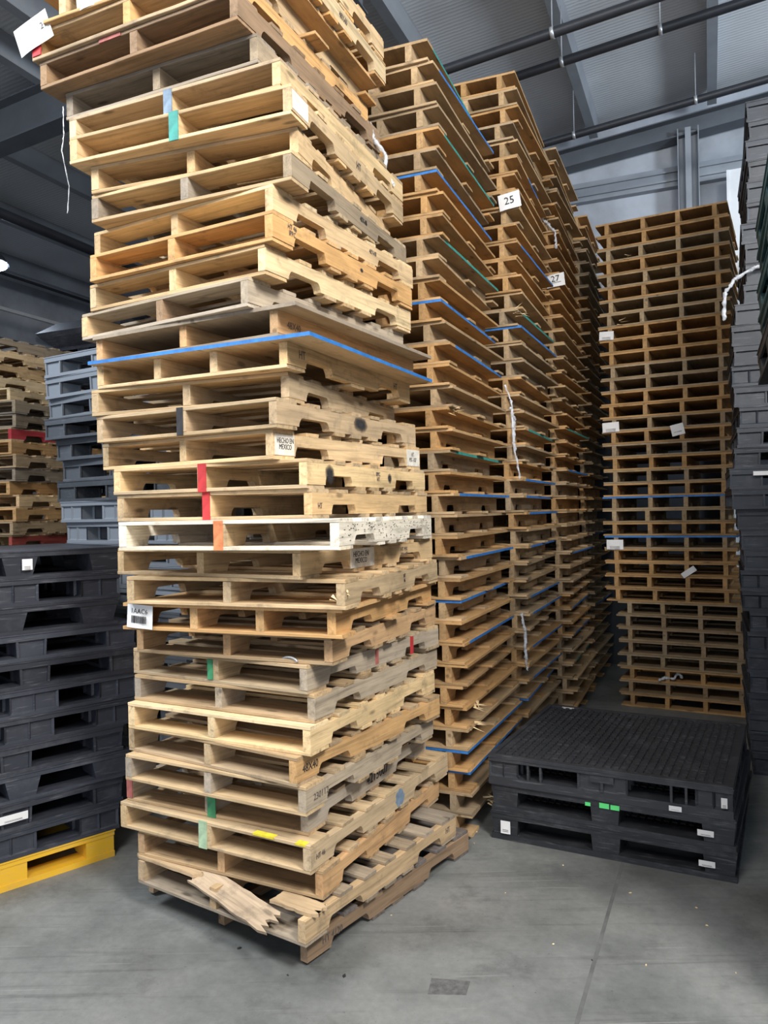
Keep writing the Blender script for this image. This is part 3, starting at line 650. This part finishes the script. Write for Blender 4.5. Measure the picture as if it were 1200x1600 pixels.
# ---------------------------------------------------------------- the row of tall stacks behind
def row_stack(stack, n, base, top, a, edges, group, cols=('honey', 'ply', 'honey', 'ply', 'tan'), seed=0, W=1.02, L=1.22, hh=None, nstr=4, over=0.095, jitter=0.018, h=None):
    """base/top: world xy of the near-right deck corner at floor and top level"""
    out = []; h = h or Z0; names = {'blue': 'blue-edged', 'teal': 'green-edged', 'blue_r': 'blue-striped', 'teal_r': 'green-striped', 'blue_p': 'blue-dabbed'}
    words = {'honey': 'honey brown', 'ply': 'light brown', 'mix': 'tan', 'tan': 'dull tan', 'pine': 'pale pine', 'brown': 'dark brown', 'grey': 'weathered grey', 'red': 'reddish brown'}
    for i in range(n):
        rnd = random.Random(seed*977+i); f = i/(n-1)
        x = base[0]*(1-f)+top[0]*f + rnd.uniform(-jitter, jitter)*1.3; y = base[1]*(1-f)+top[1]*f + rnd.uniform(-jitter, jitter)*0.6
        ed = edges.get(i); c = rnd.choice(cols)
        label = '%s %spallet %s' % (words[c], names[ed]+' ' if ed else 'sheet-topped ', place_words(i, n, stack))
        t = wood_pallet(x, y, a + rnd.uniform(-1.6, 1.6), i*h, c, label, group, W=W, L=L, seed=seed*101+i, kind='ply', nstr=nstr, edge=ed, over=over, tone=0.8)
        t['label'] = label; out.append(t)
    return out
S2 = row_stack('the second stack of the row', 37, (0.455, 4.30), (0.315, 4.28), 23, {36: 'teal_r', 35: 'blue_r', 32: 'teal_r', 30: 'blue', 27: 'teal_r', 24: 'blue', 22: 'blue_r', 17: 'teal_r', 15: 'blue_r', 12: 'blue_r', 10: 'blue', 8: 'blue_r', 3: 'blue', 2: 'blue'}, 'pallets of the second stack in the row', seed=2)
S3 = row_stack('the third stack of the row', 41, (1.01, 5.46), (0.985, 5.44), 23, {35: 'blue_p', 30: 'blue_r', 26: 'teal_r', 25: 'blue', 19: 'teal_r', 16: 'blue_r', 15: 'blue_r', 14: 'blue_r', 12: 'blue_r', 9: 'blue_r', 8: 'blue_r', 6: 'blue_r', 4: 'blue_r', 3: 'blue'}, 'pallets of the third stack in the row', seed=3)
S4 = row_stack('the fourth stack of the row', 41, (1.63, 6.64), (1.53, 6.62), 23, {20: 'teal_r', 17: 'blue_r', 11: 'blue_r', 7: 'blue_r', 5: 'blue_r', 3: 'teal_r'}, 'pallets of the fourth stack in the row', seed=4)
S5 = row_stack('the fifth stack of the row', 40, (2.13, 7.83), (2.12, 7.83), 23, {12: 'blue_r', 6: 'blue_r'}, 'pallets of the fifth stack in the row', seed=5, cols=('mix', 'tan', 'honey'))
# the far stack facing down the aisle
fa = 28.5; fd = Vector((math.cos(R(fa)), -math.sin(R(fa)))); fv = Vector((math.sin(R(fa)), math.cos(R(fa))))
farL = Vector((2.06, 7.15)); nf = 37
FAR = []
for i in range(nf):
    rnd = random.Random(900+i); off = (0.10 if i < 8 else 0.0) + rnd.uniform(-0.012, 0.012) - 0.035*i/nf
    c = farL + fd*(1.13+off)
    cc = rnd.choice(('mix', 'honey', 'tan', 'honey')); ed = 'blue' if i in (15, 12) else None
    words = {'honey': 'honey brown', 'mix': 'tan', 'tan': 'dull tan'}
    label = '%s %spallet %s' % (words[cc], 'blue-edged ' if ed else '', place_words(i, nf, 'the far stack facing the camera'))
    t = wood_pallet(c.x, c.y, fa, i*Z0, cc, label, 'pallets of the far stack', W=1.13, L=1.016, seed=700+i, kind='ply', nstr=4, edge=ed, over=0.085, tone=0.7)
    FAR.append(t)
# labels and film on those stacks
def edge_label(t, L, y, z, w, h, text=None, tilt=0, name='paper_label', tsize=0.05, sub=None, bars=False):
    return paper_label(t, w, h, (-L/2-0.012, y, z), (PI/2, R(tilt), -PI/2), text, bars, tsize=tsize, sub=sub)
edge_label(S3[33], 1.22, -0.445, 0.04, 0.155, 0.115, '25', -8, tsize=0.075)['label'] = 'white label numbered 25'
edge_label(S4[31], 1.22, -0.485, 0.06, 0.155, 0.11, '27', -6, tsize=0.075, sub=1)['label'] = 'white label numbered 27'
edge_label(FAR[28], 1.016, 0.49, 0.045, 0.13, 0.08, None, 3, sub=3)['label'] = 'small white printed label'
edge_label(FAR[21], 1.016, 0.49, 0.04, 0.15, 0.09, None, -2, sub=3)['label'] = 'small white printed label'
edge_label(FAR[20], 1.016, -0.10, 0.10, 0.11, 0.10, None, -12, sub=1)['label'] = 'crooked blank white label'
edge_label(FAR[12], 1.016, 0.47, 0.04, 0.15, 0.09, None, 0, sub=4)['label'] = 'white printed label'
edge_label(FAR[10], 1.016, -0.16, 0.04, 0.13, 0.05, None, -35)['label'] = 'loose scrap of paper label'

# ---------------------------------------------------------------- plastic pallets
# local X along the front, local Y into the depth, front at -Y; origin at base centre
BLACK = (0.036, 0.040, 0.054); GREY = (0.20, 0.225, 0.26); TEAL = (0.022, 0.085, 0.10); YEL = (0.80, 0.46, 0.03)
def block_mesh(w, d, h, taper, recess):
    bm = bmesh.new(); t = taper
    lo = [bm.verts.new(p) for p in ((-w/2+t, -d/2+t*.4, 0), (w/2-t, -d/2+t*.4, 0), (w/2-t, d/2-t*.4, 0), (-w/2+t, d/2-t*.4, 0))]
    hi = [bm.verts.new(p) for p in ((-w/2, -d/2, h), (w/2, -d/2, h), (w/2, d/2, h), (-w/2, d/2, h))]
    bm.faces.new(lo[::-1]); bm.faces.new(hi); sides = [bm.faces.new((lo[k], lo[(k+1) % 4], hi[(k+1) % 4], hi[k])) for k in range(4)]
    if recess:
        for f in (sides[0], sides[2], sides[1], sides[3]):
            if recess == 2:
                c = f.calc_center_median(); e = [e for e in f.edges if abs(e.verts[0].co.z - e.verts[1].co.z) < 1e-6]
                r = bmesh.ops.subdivide_edges(bm, edges=e, cuts=1); continue
        bm.faces.ensure_lookup_table()
        fs = [f for f in bm.faces if abs(f.normal.z) < 0.5] if False else [f for f in bm.faces if len({round(v.co.z, 4) for v in f.verts}) > 1]
        bmesh.ops.inset_individual(bm, faces=fs, thickness=min(w, h)*0.13, depth=0.0)
        bmesh.ops.recalc_face_normals(bm, faces=bm.faces)
        for f in fs:
            for v in f.verts: pass
        for f in fs:
            n = f.normal.copy()
            for v in f.verts: v.co -= n*0.012
    return mesh_from(bm, 'block', PLASTIC)
def deck_mesh(W, D, rim, top_style, slab=0.014):
    """rim-high skirted deck: top slab, skirt, underside ribs, lugs or slots on top"""
    bm = bmesh.new(); t = 0.012
    bx(bm, -W/2+t, W/2-t, -D/2+t, D/2-t, rim-slab, rim-0.001)
    bx(bm, -W/2, W/2, -D/2, -D/2+t, 0, rim); bx(bm, -W/2, W/2, D/2-t, D/2, 0, rim)
    bx(bm, -W/2, -W/2+t, -D/2+t, D/2-t, 0, rim); bx(bm, W/2-t, W/2, -D/2+t, D/2-t, 0, rim)
    nx = 16 if top_style != 'ribs' else 26
    for k in range(1, nx):
        x = -W/2 + W*k/nx; bx(bm, x-0.003, x+0.003, -D/2+t, D/2-t, 0.008, rim-slab+0.001)
    for k in range(1, 5):
        y = -D/2 + D*k/5; bx(bm, -W/2+t, W/2-t, y-0.004, y+0.004, 0.006, rim-slab+0.001)
    if top_style == 'lugs':
        a, b2 = 28, 24
        for i in range(a):
            for j in range(b2):
                if False: continue
                x = -W/2 + 0.045 + (W-0.09)*(i+0.5)/a; y = -D/2 + 0.045 + (D-0.09)*(j+0.5)/b2
                bx(bm, x-0.0125, x+0.0125, y-0.0155, y+0.0155, rim-0.002, rim+0.009)
        bx(bm, -W/2, W/2, -D/2, -D/2+0.03, rim-0.002, rim+0.009); bx(bm, -W/2, W/2, D/2-0.03, D/2, rim-0.002, rim+0.009)
        bx(bm, -W/2, -W/2+0.03, -D/2+0.03, D/2-0.03, rim-0.002, rim+0.009); bx(bm, W/2-0.03, W/2, -D/2+0.03, D/2-0.03, rim-0.002, rim+0.009)
    # outer stiffening lip lines on the skirt
    bx(bm, -W/2-0.004, W/2+0.004, -D/2-0.004, -D/2+t, rim-0.007, rim); bx(bm, -W/2-0.004, W/2+0.004, D/2-t, D/2+0.004, rim-0.007, rim)
    bx(bm, -W/2-0.004, -W/2+t, -D/2, D/2, rim-0.007, rim); bx(bm, W/2-t, W/2+0.004, -D/2, D/2, rim-0.007, rim)
    return mesh_from(bm, 'deck', PLASTIC)
def frame_mesh(W, D, bw, th):
    bm = bmesh.new()
    for y in (-D/2, -bw/2, D/2-bw): bx(bm, -W/2, W/2, y, y+bw, 0, th)
    for x in (-W/2, -bw/2, W/2-bw):
        bx(bm, x, x+bw, -D/2+bw, -bw/2, 0, th-0.001); bx(bm, x, x+bw, bw/2, D/2-bw, 0, th-0.001)
    return mesh_from(bm, 'base', PLASTIC)
_pk = {}
def plastic_proto(style):
    """style -> dict(W, D, H, parts=[(name, mesh, loc)])"""
    if style in _pk: return _pk[style]
    S = dict(std=(1.10, 1.0, 0.138, 0.036, 0.020, 0.16, 0.15, 0.004, 1, 'plain', 0.12),
             tap=(1.10, 1.0, 0.138, 0.030, 0.016, 0.20, 0.17, 0.022, 0, 'plain', 0.10),
             solid=(1.10, 1.0, 0.138, 0.030, 0.018, 0.21, 0.24, 0.0, 2, 'plain', 0.14),
             rack=(1.25, 1.21, 0.150, 0.034, 0.030, 0.15, 0.15, 0.008, 0, 'lugs', 0.13),
             racktop=(1.25, 1.21, 0.155, 0.026, 0.045, 0.17, 0.26, 0.0, 2, 'lugs', 0.13),
             teal=(1.016, 1.20, 0.150, 0.045, 0.018, 0.14, 0.14, 0.010, 0, 'ribs', 0.10),
             yellow=(1.10, 1.0, 0.145, 0.030, 0.030, 0.15, 0.20, 0.0, 0, 'plain', 0.12),
             tower=(1.22, 1.0, 0.138, 0.042, 0.018, 0.20, 0.15, 0.0, 1, 'plain', 0.12))[style]
    W, D, H, rim, base, cw, mw, tp, rec, ts, bw = S
    parts = [('deck', deck_mesh(W, D, rim, ts), (0, 0, H-rim))]
    bh = H - rim - base
    cb = block_mesh(cw, cw, bh, tp, rec); mb = block_mesh(mw, cw, bh, tp, rec)
    for xi in (-1, 0, 1):
        for yi in (-1, 0, 1):
            x = xi*(W/2 - cw/2 - 0.003); y = yi*(D/2 - cw/2 - 0.003)
            parts.append(('block', mb if xi == 0 else cb, (x, y, base)))
    parts.append(('base_frame', frame_mesh(W, D, bw, base), (0, 0, 0)))
    if style == 'racktop':
        bm = bmesh.new()
        for x in (-0.40, -0.33, 0.34, 0.41): bx(bm, x-0.006, x+0.006, -D/2+0.004, -D/2+0.03, base, base+bh)
        bx(bm, -0.06, 0.06, -D/2-0.006, -D/2+0.004, base+bh-0.035, base+bh-0.002); bx(bm, -0.007, 0.007, -D/2-0.006, -D/2+0.004, base, base+bh-0.03)
        parts.append(('side_rib', mesh_from(bm, 'ribs', PLASTIC), (0, 0, 0)))
    _pk[style] = dict(W=W, D=D, H=H, parts=parts); return _pk[style]
_first = {}
def copy_tree(src):
    o = src.copy(); C.objects.link(o)
    for ch in [c for c in src.children if c.name.split('.')[0] in ('deck', 'block', 'base_frame', 'side_rib')]:
        c = ch.copy(); C.objects.link(c); c.parent = o
    return o
def plastic_pallet(style, x, y, z, rot, col, label, group, seed=0):
    rnd = random.Random(seed*53+11)
    if style not in _first:
        t = thing('plastic_pallet', label, 'pallet', (0, 0, 0), 0, group)
        for n_, me, loc in plastic_proto(style)['parts']: put(n_, me, t, loc)
        _first[style] = t
    else: t = copy_tree(_first[style])
    t.location = (x, y, z); t.rotation_euler = (0, 0, rot); t['label'] = label
    if group: t['group'] = group
    k = rnd.uniform(0.75, 1.3)
    cc = tuple(c*k for c in col)
    for ch in t.children: ch.color = (*cc, 1)
    return t
def corner_to_centre(x, y, rot, W, D, right=True):
    """front corner (right or left end) -> centre; rot = heading of local X"""
    ux, uy = math.cos(rot), math.sin(rot); vx, vy = -math.sin(rot), math.cos(rot); s = -1 if right else 1
    return x + ux*s*W/2 + vx*D/2, y + uy*s*W/2 + vy*D/2

# --- black stack on a yellow pallet, left
rot = R(43.2); z = 0.0; nB = 12
LB = []
for i in range(nB):
    rnd = random.Random(40+i)
    st = 'yellow' if i == 0 else ['solid', 'std', 'tap', 'std', 'solid', 'solid', 'std', 'std', 'tap', 'solid', 'tap'][i-1]
    pr = plastic_proto(st)
    sh = [0, 0.03, 0.05, 0.10, 0.06, 0.13, 0.14, 0.16, 0.14, 0.05, 0.06, 0.10][i]
    cx, cy = corner_to_centre(-1.491 + math.cos(rot)*sh, 4.154 + math.sin(rot)*sh, rot, pr['W'], pr['D'])
    if i == 0: lab = 'bright yellow plastic pallet on the floor under the black stack at left'
    else: lab = '%s black plastic pallet, %s' % ({'solid': 'closed-sided', 'std': 'recess-footed', 'tap': 'tapered-foot'}[st], 'directly on the yellow pallet' if i == 1 else ('on top of the left black stack' if i == nB-1 else '%s above the yellow pallet' % ORD[i-1]))
    t = plastic_pallet(st, cx, cy, z, rot + R(rnd.uniform(-1.5, 1.5)), YEL if i == 0 else BLACK, lab, 'black plastic pallets at left' if i else None, i)
    if i == 0:
        if 'group' in t: del t['group']
    else: t['group'] = 'black plastic pallets at left'
    LB.append(t); z += pr['H'] + 0.0006
def stick(t, st, xx, zz, w, h, text=None, sub=None, lab='small white sticker', bars=False):
    pr = plastic_proto(st); p = paper_label(t, w, h, (xx, -pr['D']/2-0.012, zz), (PI/2, 0, 0), text, bars, curl=0.001, name='sticker', sub=sub); p['label'] = lab; return p
stick(LB[11], 'tap', 0.03, 0.07, 0.05, 0.055, None, 3, 'white barcode sticker on the middle block')
stick(LB[2], 'std', -0.02, 0.07, 0.14, 0.04, None, 2, 'torn silver-white sticker on the middle block')

# --- grey plastic stack behind it
rot = R(-34); z = 0.0; nG = 21; GB = []
for i in range(nG):
    rnd = random.Random(80+i); st = rnd.choice(('std', 'tower', 'std', 'solid'))
    if i >= 19: st = 'std'
    pr = plastic_proto(st)
    xl = -2.15 - (0.05 if 12 < i < 17 else 0) - (0.12 if i >= 17 else 0) + rnd.uniform(-.02, .02)
    cx, cy = corner_to_centre(xl, 5.2, rot, pr['W'], pr['D'], False)
    lab = 'blue-grey plastic pallet, ' + place_words(i, nG, 'the grey plastic stack at left')
    t = plastic_pallet(st, cx, cy, z, rot + R(rnd.uniform(-3, 3)), tuple(c*(0.35 if i in (14, 15, 16, 17) else 1) for c in GREY), lab, 'grey plastic pallets at left', 50+i)
    if i in (14, 15, 16, 17): t['label'] = lab.replace('blue-grey', 'dark grey')
    GB.append(t); z += pr['H'] + 0.0006
ZG = z
# --- wooden stack behind at far left
nW = 29; rw = 20
for i in range(nW):
    rnd = random.Random(300+i)
    cc = rnd.choice(('pine', 'tan', 'mix', 'honey', 'fresh', 'grey')); 
    words = {'fresh': 'fresh pale', 'honey': 'honey brown', 'mix': 'tan', 'tan': 'dull tan', 'pine': 'pale pine', 'grey': 'weathered grey'}
    lab = '%s notched-side pallet %s' % (words[cc], place_words(i, nW, 'the wooden stack at far left'))
    reds = {21: 'bright red-sided', 13: 'dull red-sided'}
    if i in reds: lab = '%s wooden pallet in the wooden stack at far left' % reds[i]
    wood_pallet(-3.30 + rnd.uniform(-.05, .05) - (0.25 if i > 24 else 0), 6.86 + rnd.uniform(-.04, .04), rw + rnd.uniform(-4, 4) + (8 if i > 24 else 0), i*Z0, cc, lab, 'wooden pallets at far left', seed=900+i)
    if i in reds:
        t = [o for o in C.objects if o.get('label') == lab][0]; s_ = [c for c in t.children if c.name.startswith('stringer')][0]
        s_.color = (0.55, 0.06, 0.07, 1) if i == 21 else (0.42, 0.09, 0.07, 1); s_['label'] = 'red painted outer stringer'
# --- dark stack further back, with a wide tray on top
nD = 27; rot = R(-23)
for i in range(nD):
    lab = 'dark plastic pallet, ' + place_words(i, nD, 'the stack hidden behind the far-left wooden stack')
    plastic_pallet('std', -3.10, 8.95, i*0.1386, rot, BLACK, lab, 'dark plastic pallets behind the far-left wood', 200+i)
bm = bmesh.new()
def flare(bm, w0, d0, w1, d1, z0, z1):
    lo = [bm.verts.new(p) for p in ((-w0/2, -d0/2, z0), (w0/2, -d0/2, z0), (w0/2, d0/2, z0), (-w0/2, d0/2, z0))]
    hi = [bm.verts.new(p) for p in ((-w1/2, -d1/2, z1), (w1/2, -d1/2, z1), (w1/2, d1/2, z1), (-w1/2, d1/2, z1))]
    bm.faces.new(lo[::-1]); bm.faces.new(hi)
    for k in range(4): bm.faces.new((lo[k], lo[(k+1) % 4], hi[(k+1) % 4], hi[k]))
flare(bm, 0.9, 0.85, 1.15, 1.1, 0, 0.12); flare(bm, 1.15, 1.1, 1.22, 1.16, 0.12, 0.17); flare(bm, 1.22, 1.16, 0.9, 0.85, 0.17, 0.30)
o = put('upturned_tray', mesh_from(bm, 'tray', PLASTIC), None, (-3.10, 8.95, nD*0.1386+0.001), (0, 0, rot), (1, 1, 1), (0.03, 0.032, 0.04))
tag(o, 'dark upturned plastic tray high up behind the far-left pallets', 'tray')

# --- low pile of three black pallets on the floor at right
rot = R(-28.3); z = 0.0; RP = []
for i in range(3):
    st = 'racktop' if i == 2 else 'rack'; pr = plastic_proto(st)
    cx, cy = corner_to_centre(0.565 + (0.0, 0.01, -0.01)[i], 4.30, rot, pr['W'], pr['D'], False)
    lab = ('lowest black plastic pallet of the low floor pile at right', 'middle black plastic pallet with green tape in the low floor pile', 'top black pallet with studded deck on the low floor pile')[i]
    RP.append(plastic_pallet(st, cx, cy, z, rot + R((0.5, -0.6, 0.3)[i]), (0.026, 0.028, 0.033), lab, 'low pile of black plastic pallets', 400+i)); z += pr['H'] + 0.0012
D_ = plastic_proto('rack')['D']
stick(RP[1], 'rack', 0.49, 0.075, 0.075, 0.03, None, 2, 'white sticker on the right foot'); stick(RP[0], 'rack', 0.49, 0.075, 0.075, 0.03, None, 2, 'white sticker on the right foot')
stick(RP[0], 'rack', -0.54, 0.075, 0.055, 0.07, None, 2, 'white sticker on the left foot'); stick(RP[2], 'racktop', 0.585, 0.085, 0.028, 0.05, None, 3, 'upright white sticker')
stick(RP[2], 'racktop', 0.36, 0.022, 0.06, 0.026, None, 1, 'small white sticker')
for (xa, w_, h_) in ((-0.085, 0.028, 0.018), (0.0, 0.05, 0.026), (0.055, 0.045, 0.024)):
    local_box('green_tape', RP[1], xa-w_/2, xa+w_/2, -D_/2-0.0075, -D_/2-0.0042, 0.112, 0.112+h_, M['tape'], 'bright green tape')
local_box('sticker', RP[2], -0.52, -0.44, D_/2-0.06, D_/2-0.02, 0.16, 0.1625, M['paper'], 'small white sticker at the back edge')

# --- tall black plastic stack beside the far wooden stack
nR = 33; rot = R(-23); R2 = []
for i in range(nR):
    rnd = random.Random(500+i); st = rnd.choice(('tower', 'std', 'tower', 'solid')); pr = plastic_proto(st)
    xl = 2.40 + (0.06 if i < 8 else 0) + (0.035 if 8 <= i < 12 else 0) - (0.04 if i in (13, 14) else 0) + (0.05 if i > 22 else 0) + 0.07*max(0, i-20)/12 + rnd.uniform(-.015, .015)
    cx, cy = corner_to_centre(xl, 5.22, rot, pr['W'], pr['D'], False)
    lab = 'black plastic pallet, ' + place_words(i, nR, 'the tall black stack at right')
    R2.append(plastic_pallet(st, cx, cy, i*0.1386, rot + R(rnd.uniform(-1.5, 1.5)), (0.028, 0.033, 0.043), lab, 'black plastic pallets of the tall right stack', 500+i))
bm = bmesh.new(); bx(bm, -0.16, 0.16, -0.12, 0.12, 0, 0.14); bx(bm, -0.19, 0.19, -0.15, 0.15, 0.10, 0.15)
bmesh.ops.bevel(bm, geom=bm.edges[:], offset=0.01, segments=2, affect='EDGES')
o = put('plastic_bin', mesh_from(bm, 'bin', M['orangeplastic']), None, (R2[-1].location.x-0.30, R2[-1].location.y-0.22, nR*0.1386+0.001), (0, 0, rot))
tag(o, 'small orange plastic bin on top of the tall black stack at right', 'bin')
stick(R2[14], 'tower', -0.42, 0.10, 0.09, 0.028, None, None, 'loose white paper strip')

# --- teal pallet stack at the right edge
nT = 21; rot = R(-23)
for i in range(nT):
    rnd = random.Random(600+i); teal = i in (9, 17, 18, 19, 20)
    pr = plastic_proto('teal')
    if i == 9: xl, yl = 1.85, 3.66
    elif i >= 16: xl, yl = 1.835 + rnd.uniform(-.012, .012), 3.72
    else: xl, yl = 1.93 + rnd.uniform(-.01, .01), 3.70
    # far-left corner -> centre
    cx = xl + math.cos(rot)*pr['W']/2 + math.sin(rot)*pr['D']/2; cy = yl + math.sin(rot)*pr['W']/2 - math.cos(rot)*pr['D']/2
    lab = ('dark teal' if teal else 'dark grey-green') + ' plastic pallet, ' + place_words(i, nT, 'the stack at the right edge')
    plastic_pallet('teal', cx, cy, i*0.1506, rot + R(rnd.uniform(-.6, .6)), TEAL if teal else (0.03, 0.035, 0.04), lab, 'plastic pallets at the right edge', 600+i)

# ---------------------------------------------------------------- stretch film, splinters and litter
def film(label, pts, r, rr=None):
    r *= 0.6; base = Vector(pts[0]); rnd = random.Random(int(abs(base.x)*1000))
    P = []; n = 40
    for k in range(n+1):
        f = k/n*(len(pts)-1); j = min(int(f), len(pts)-2); a = Vector(pts[j]); b = Vector(pts[j+1]); g = f-j
        P.append(a.lerp(b, g*g*(3-2*g)) - base + Vector((rnd.uniform(-r, r)*.4, rnd.uniform(-r, r)*.4, 0)))
    me = tube(P, r, 'film', M['film'], 7, [r*rnd.uniform(0.5, 1.35) for _ in range(n+1)])
    o = put('stretch_film', me, None, base); tag(o, label, 'stretch film'); return o
def P3(t, x, y, z): return (t.matrix_basis @ Vector((x, y, z)))
t, W, L = fr(32); t31, W31, L31 = fr(31); t30, W30, L30 = fr(30)
a = P3(t, L/2-0.02, -W/2-0.02, 0.02)
film('clear twisted stretch film hanging at the far corner of the front stack top', [a, a+Vector((0.02, -0.02, -0.10)), a+Vector((0.08, 0, -0.17)), a+Vector((0.075, 0, -0.27)), a+Vector((0.12, 0.0, -0.33))], 0.016)
a = P3(t30, -L30/2-0.01, W30/2+0.01, 0.06)
film('thin white strand of film hanging down the left edge of the front stack', [a, a+Vector((0.0, 0, -0.13)), a+Vector((-0.01, 0, -0.2)), a+Vector((0.02, 0, -0.36)), a+Vector((0.01, 0, -0.48))], 0.004)
a = P3(S2[22], 1.22/2+0.01, -0.53, 0.05)
film('long clear film strand hanging between the second and third stacks', [a, a+Vector((0.04, -0.03, -0.12)), a+Vector((0.05, -0.02, -0.40)), a+Vector((0.09, -0.02, -0.66))], 0.013)
a = P3(S3[21], -1.22/2-0.03, -0.45, 0.02)
film('short clear film tangle on the front of the third stack', [a, a+Vector((0.03, 0, -0.08)), a+Vector((0.02, 0, -0.22)), a+Vector((0.03, 0, -0.30))], 0.016)
a = P3(S3[9], -1.22/2-0.03, -0.47, 0.0)
film('clear film strand low on the front of the third stack', [a, a+Vector((0.02, 0, -0.12)), a+Vector((0.02, 0, -0.25)), a+Vector((0.03, 0, -0.40))], 0.018)
a = P3(R2[24], -0.60, -0.53, 0.06)
film('white film scrap hanging off the tall black stack onto the steel column', [a+Vector((0.22, -0.12, 0.05)), a+Vector((0.10, -0.04, 0.04)), a+Vector((-0.02, 0.0, -0.02)), a+Vector((-0.09, 0.0, -0.12)), a+Vector((-0.10, 0, -0.30))], 0.022)
a = P3(S4[31], -1.22/2-0.02, -0.47, -0.02)
film('crumpled clear film tuft above the 27 label on the fourth stack', [a+Vector((-.1, 0, 0.62)), a+Vector((-.05, 0, 0.58)), a+Vector((0.02, 0, 0.5)), a+Vector((0.03, 0, 0.36))], 0.02)
a = P3(FAR[2], -0.53, 0.22, 0.03)
film('crumpled white film scrap low on the far stack', [a, a+Vector((0.05, -.01, 0.02)), a+Vector((0.12, -.02, 0.01)), a+Vector((0.16, -.02, 0.06)), a+Vector((0.2, -0.02, 0.02))], 0.022)
# splintered wood on the second stack of the row
def splinters(t, xx, yy, zz, n, ln, seed):
    rnd = random.Random(seed)
    for k in range(n):
        l = rnd.uniform(0.4, 1)*ln; bm = bmesh.new(); w_ = rnd.uniform(0.004, 0.012)
        a0 = [bm.verts.new(p) for p in ((0, -w_, 0), (0, w_, 0), (0, 0, w_*0.8))]; tip = bm.verts.new((l, rnd.uniform(-.006, .006), rnd.uniform(-.02, .02)))
        bm.faces.new(a0[::-1]); [bm.faces.new((a0[j], a0[(j+1) % 3], tip)) for j in range(3)]
        put('splinter', mesh_from(bm, 'splinter', WOOD), t, (xx+rnd.uniform(-.05, .05), yy+rnd.uniform(-.03, .03), zz+rnd.uniform(-.02, .02)), (0, rnd.uniform(-.5, .5), -PI/2+rnd.uniform(-1.1, 1.1)), (1, 1, 1), jit(COL['fresh'], rnd))
splinters(S2[5], -0.45, -0.50, 0.10, 9, 0.10, 1); splinters(S2[4], -0.50, -0.50, 0.11, 9, 0.09, 2); splinters(S2[0], -0.30, -0.50, 0.11, 6, 0.16, 3)
splinters(S2[19], -0.50, -0.50, 0.10, 7, 0.10, 4); splinters(S3[26], -0.55, -0.50, 0.10, 6, 0.12, 5); splinters(fr(12)[0], -0.61, -0.50, 0.06, 7, 0.03, 6)
splinters(FAR[34], -0.50, 0.30, 0.02, 4, 0.14, 7); splinters(FAR[29], -0.50, 0.38, 0.02, 4, 0.12, 8)
# metal strap buckle
t, W, L = fr(9); me = tube([(0, 0.04*math.cos(k*PI/10), 0.018*math.sin(k*PI/10)) for k in range(11)], 0.006, 'buckle', M['galv'], 8)
o = put('bent_handle', me, t, (-L/2+0.015, -W/2+0.10, PH+0.006), (0, 0, 0)); o['label'] = 'bent grey metal strap on the front edge'
# crumbs and scraps on the floor, each lying by itself
def scrap(kind, x, y, size, mat, label, cat, seed):
    rnd = random.Random(seed); bm = bmesh.new(); n = 7
    pts = [(size*rnd.uniform(0.5, 1)*math.cos(2*PI*k/n), size*0.55*rnd.uniform(0.5, 1)*math.sin(2*PI*k/n)) for k in range(n)]
    prism(bm, pts, 0, size*0.30)
    for v in bm.verts:
        if v.co.z > 0: v.co.z *= rnd.uniform(0.4, 1.3); v.co.x *= 0.8; v.co.y *= 0.8
    o = put(kind, mesh_from(bm, kind, mat), None, (x, y, 0.0003), (0, 0, rnd.uniform(0, 6))); tag(o, label, cat); 
    if mat == WOOD: o.color = (*COL['fresh'], 1)
    return o
M['darklitter'] = flat_mat('dark_litter', (0.02, 0.022, 0.02), 0.8)

for k, (x, y, sz) in enumerate([(-0.645, 3.242, .014), (-0.417, 3.046, .010), (-0.193, 3.035, .016), (0.438, 4.284, .022), (0.806, 3.109, .008)]):
    scrap('debris', x, y, sz, M['darklitter'], ('black scrap on the floor before the left face of the front stack', 'small black scrap below the near corner of the front stack', 'dark twisted scrap on the floor in front of the near corner', 'black tangle on the floor between the front stack and the low pile', 'tiny dark crumb beside the floor joint')[k], 'debris', 30+k)
chips = [(0.055, 3.669, .012, 'furthest pale chip beside the right foot of the front stack'), (-0.042, 3.509, .009, 'middle pale chip beside the right side of the front stack'), (-0.002, 3.485, .006, 'tiny pale crumb nearest the near corner of the front stack'),
 (0.883, 3.939, .008, 'pale chip close to the foot of the low black pile, left of the joint'), (0.677, 3.229, .007, 'tiny pale chip alone between the floor joint and front stack'), (1.387, 3.499, .009, 'pale chip right of the joint, further of two side by side'),
 (1.373, 3.348, .009, 'pale chip right of the joint, nearer of two side by side'), (1.341, 3.005, .007, 'tiny pale chip near the lower right corner of the photo'), (1.011, 3.067, .008, 'pale chip just right of the joint near the bottom of the photo'),
 (0.544, 3.668, .006, 'tiny pale crumb halfway between front stack and low black pile'), (1.133, 3.644, .010, 'pale chip under the front edge of the low black pile'), (0.396, 4.329, .012, 'largest wood chip at the foot of the second stack'),
 (0.491, 4.368, .011, 'wood chip at the second stack foot nearest the black pile'), (0.46, 4.22, .008, 'wood chip nearest the camera in the crumbs by the second stack'), (0.35, 4.26, .009, 'leftmost wood chip by the second stack foot')]
for k, (x, y, sz, lab) in enumerate(chips): scrap('wood_chip', x, y, sz, WOOD, lab, 'wood chip', 60+k)['group'] = 'pale wood chips on the floor'
g_ = gpoly('tyre_mark', [Vector((0.13, 2.91, 0.0)), Vector((0.275, 2.90, 0.0)), Vector((0.30, 2.985, 0.0)), Vector((0.15, 3.01, 0.0))], 0.0007, M['rubber'])
structure(g_)
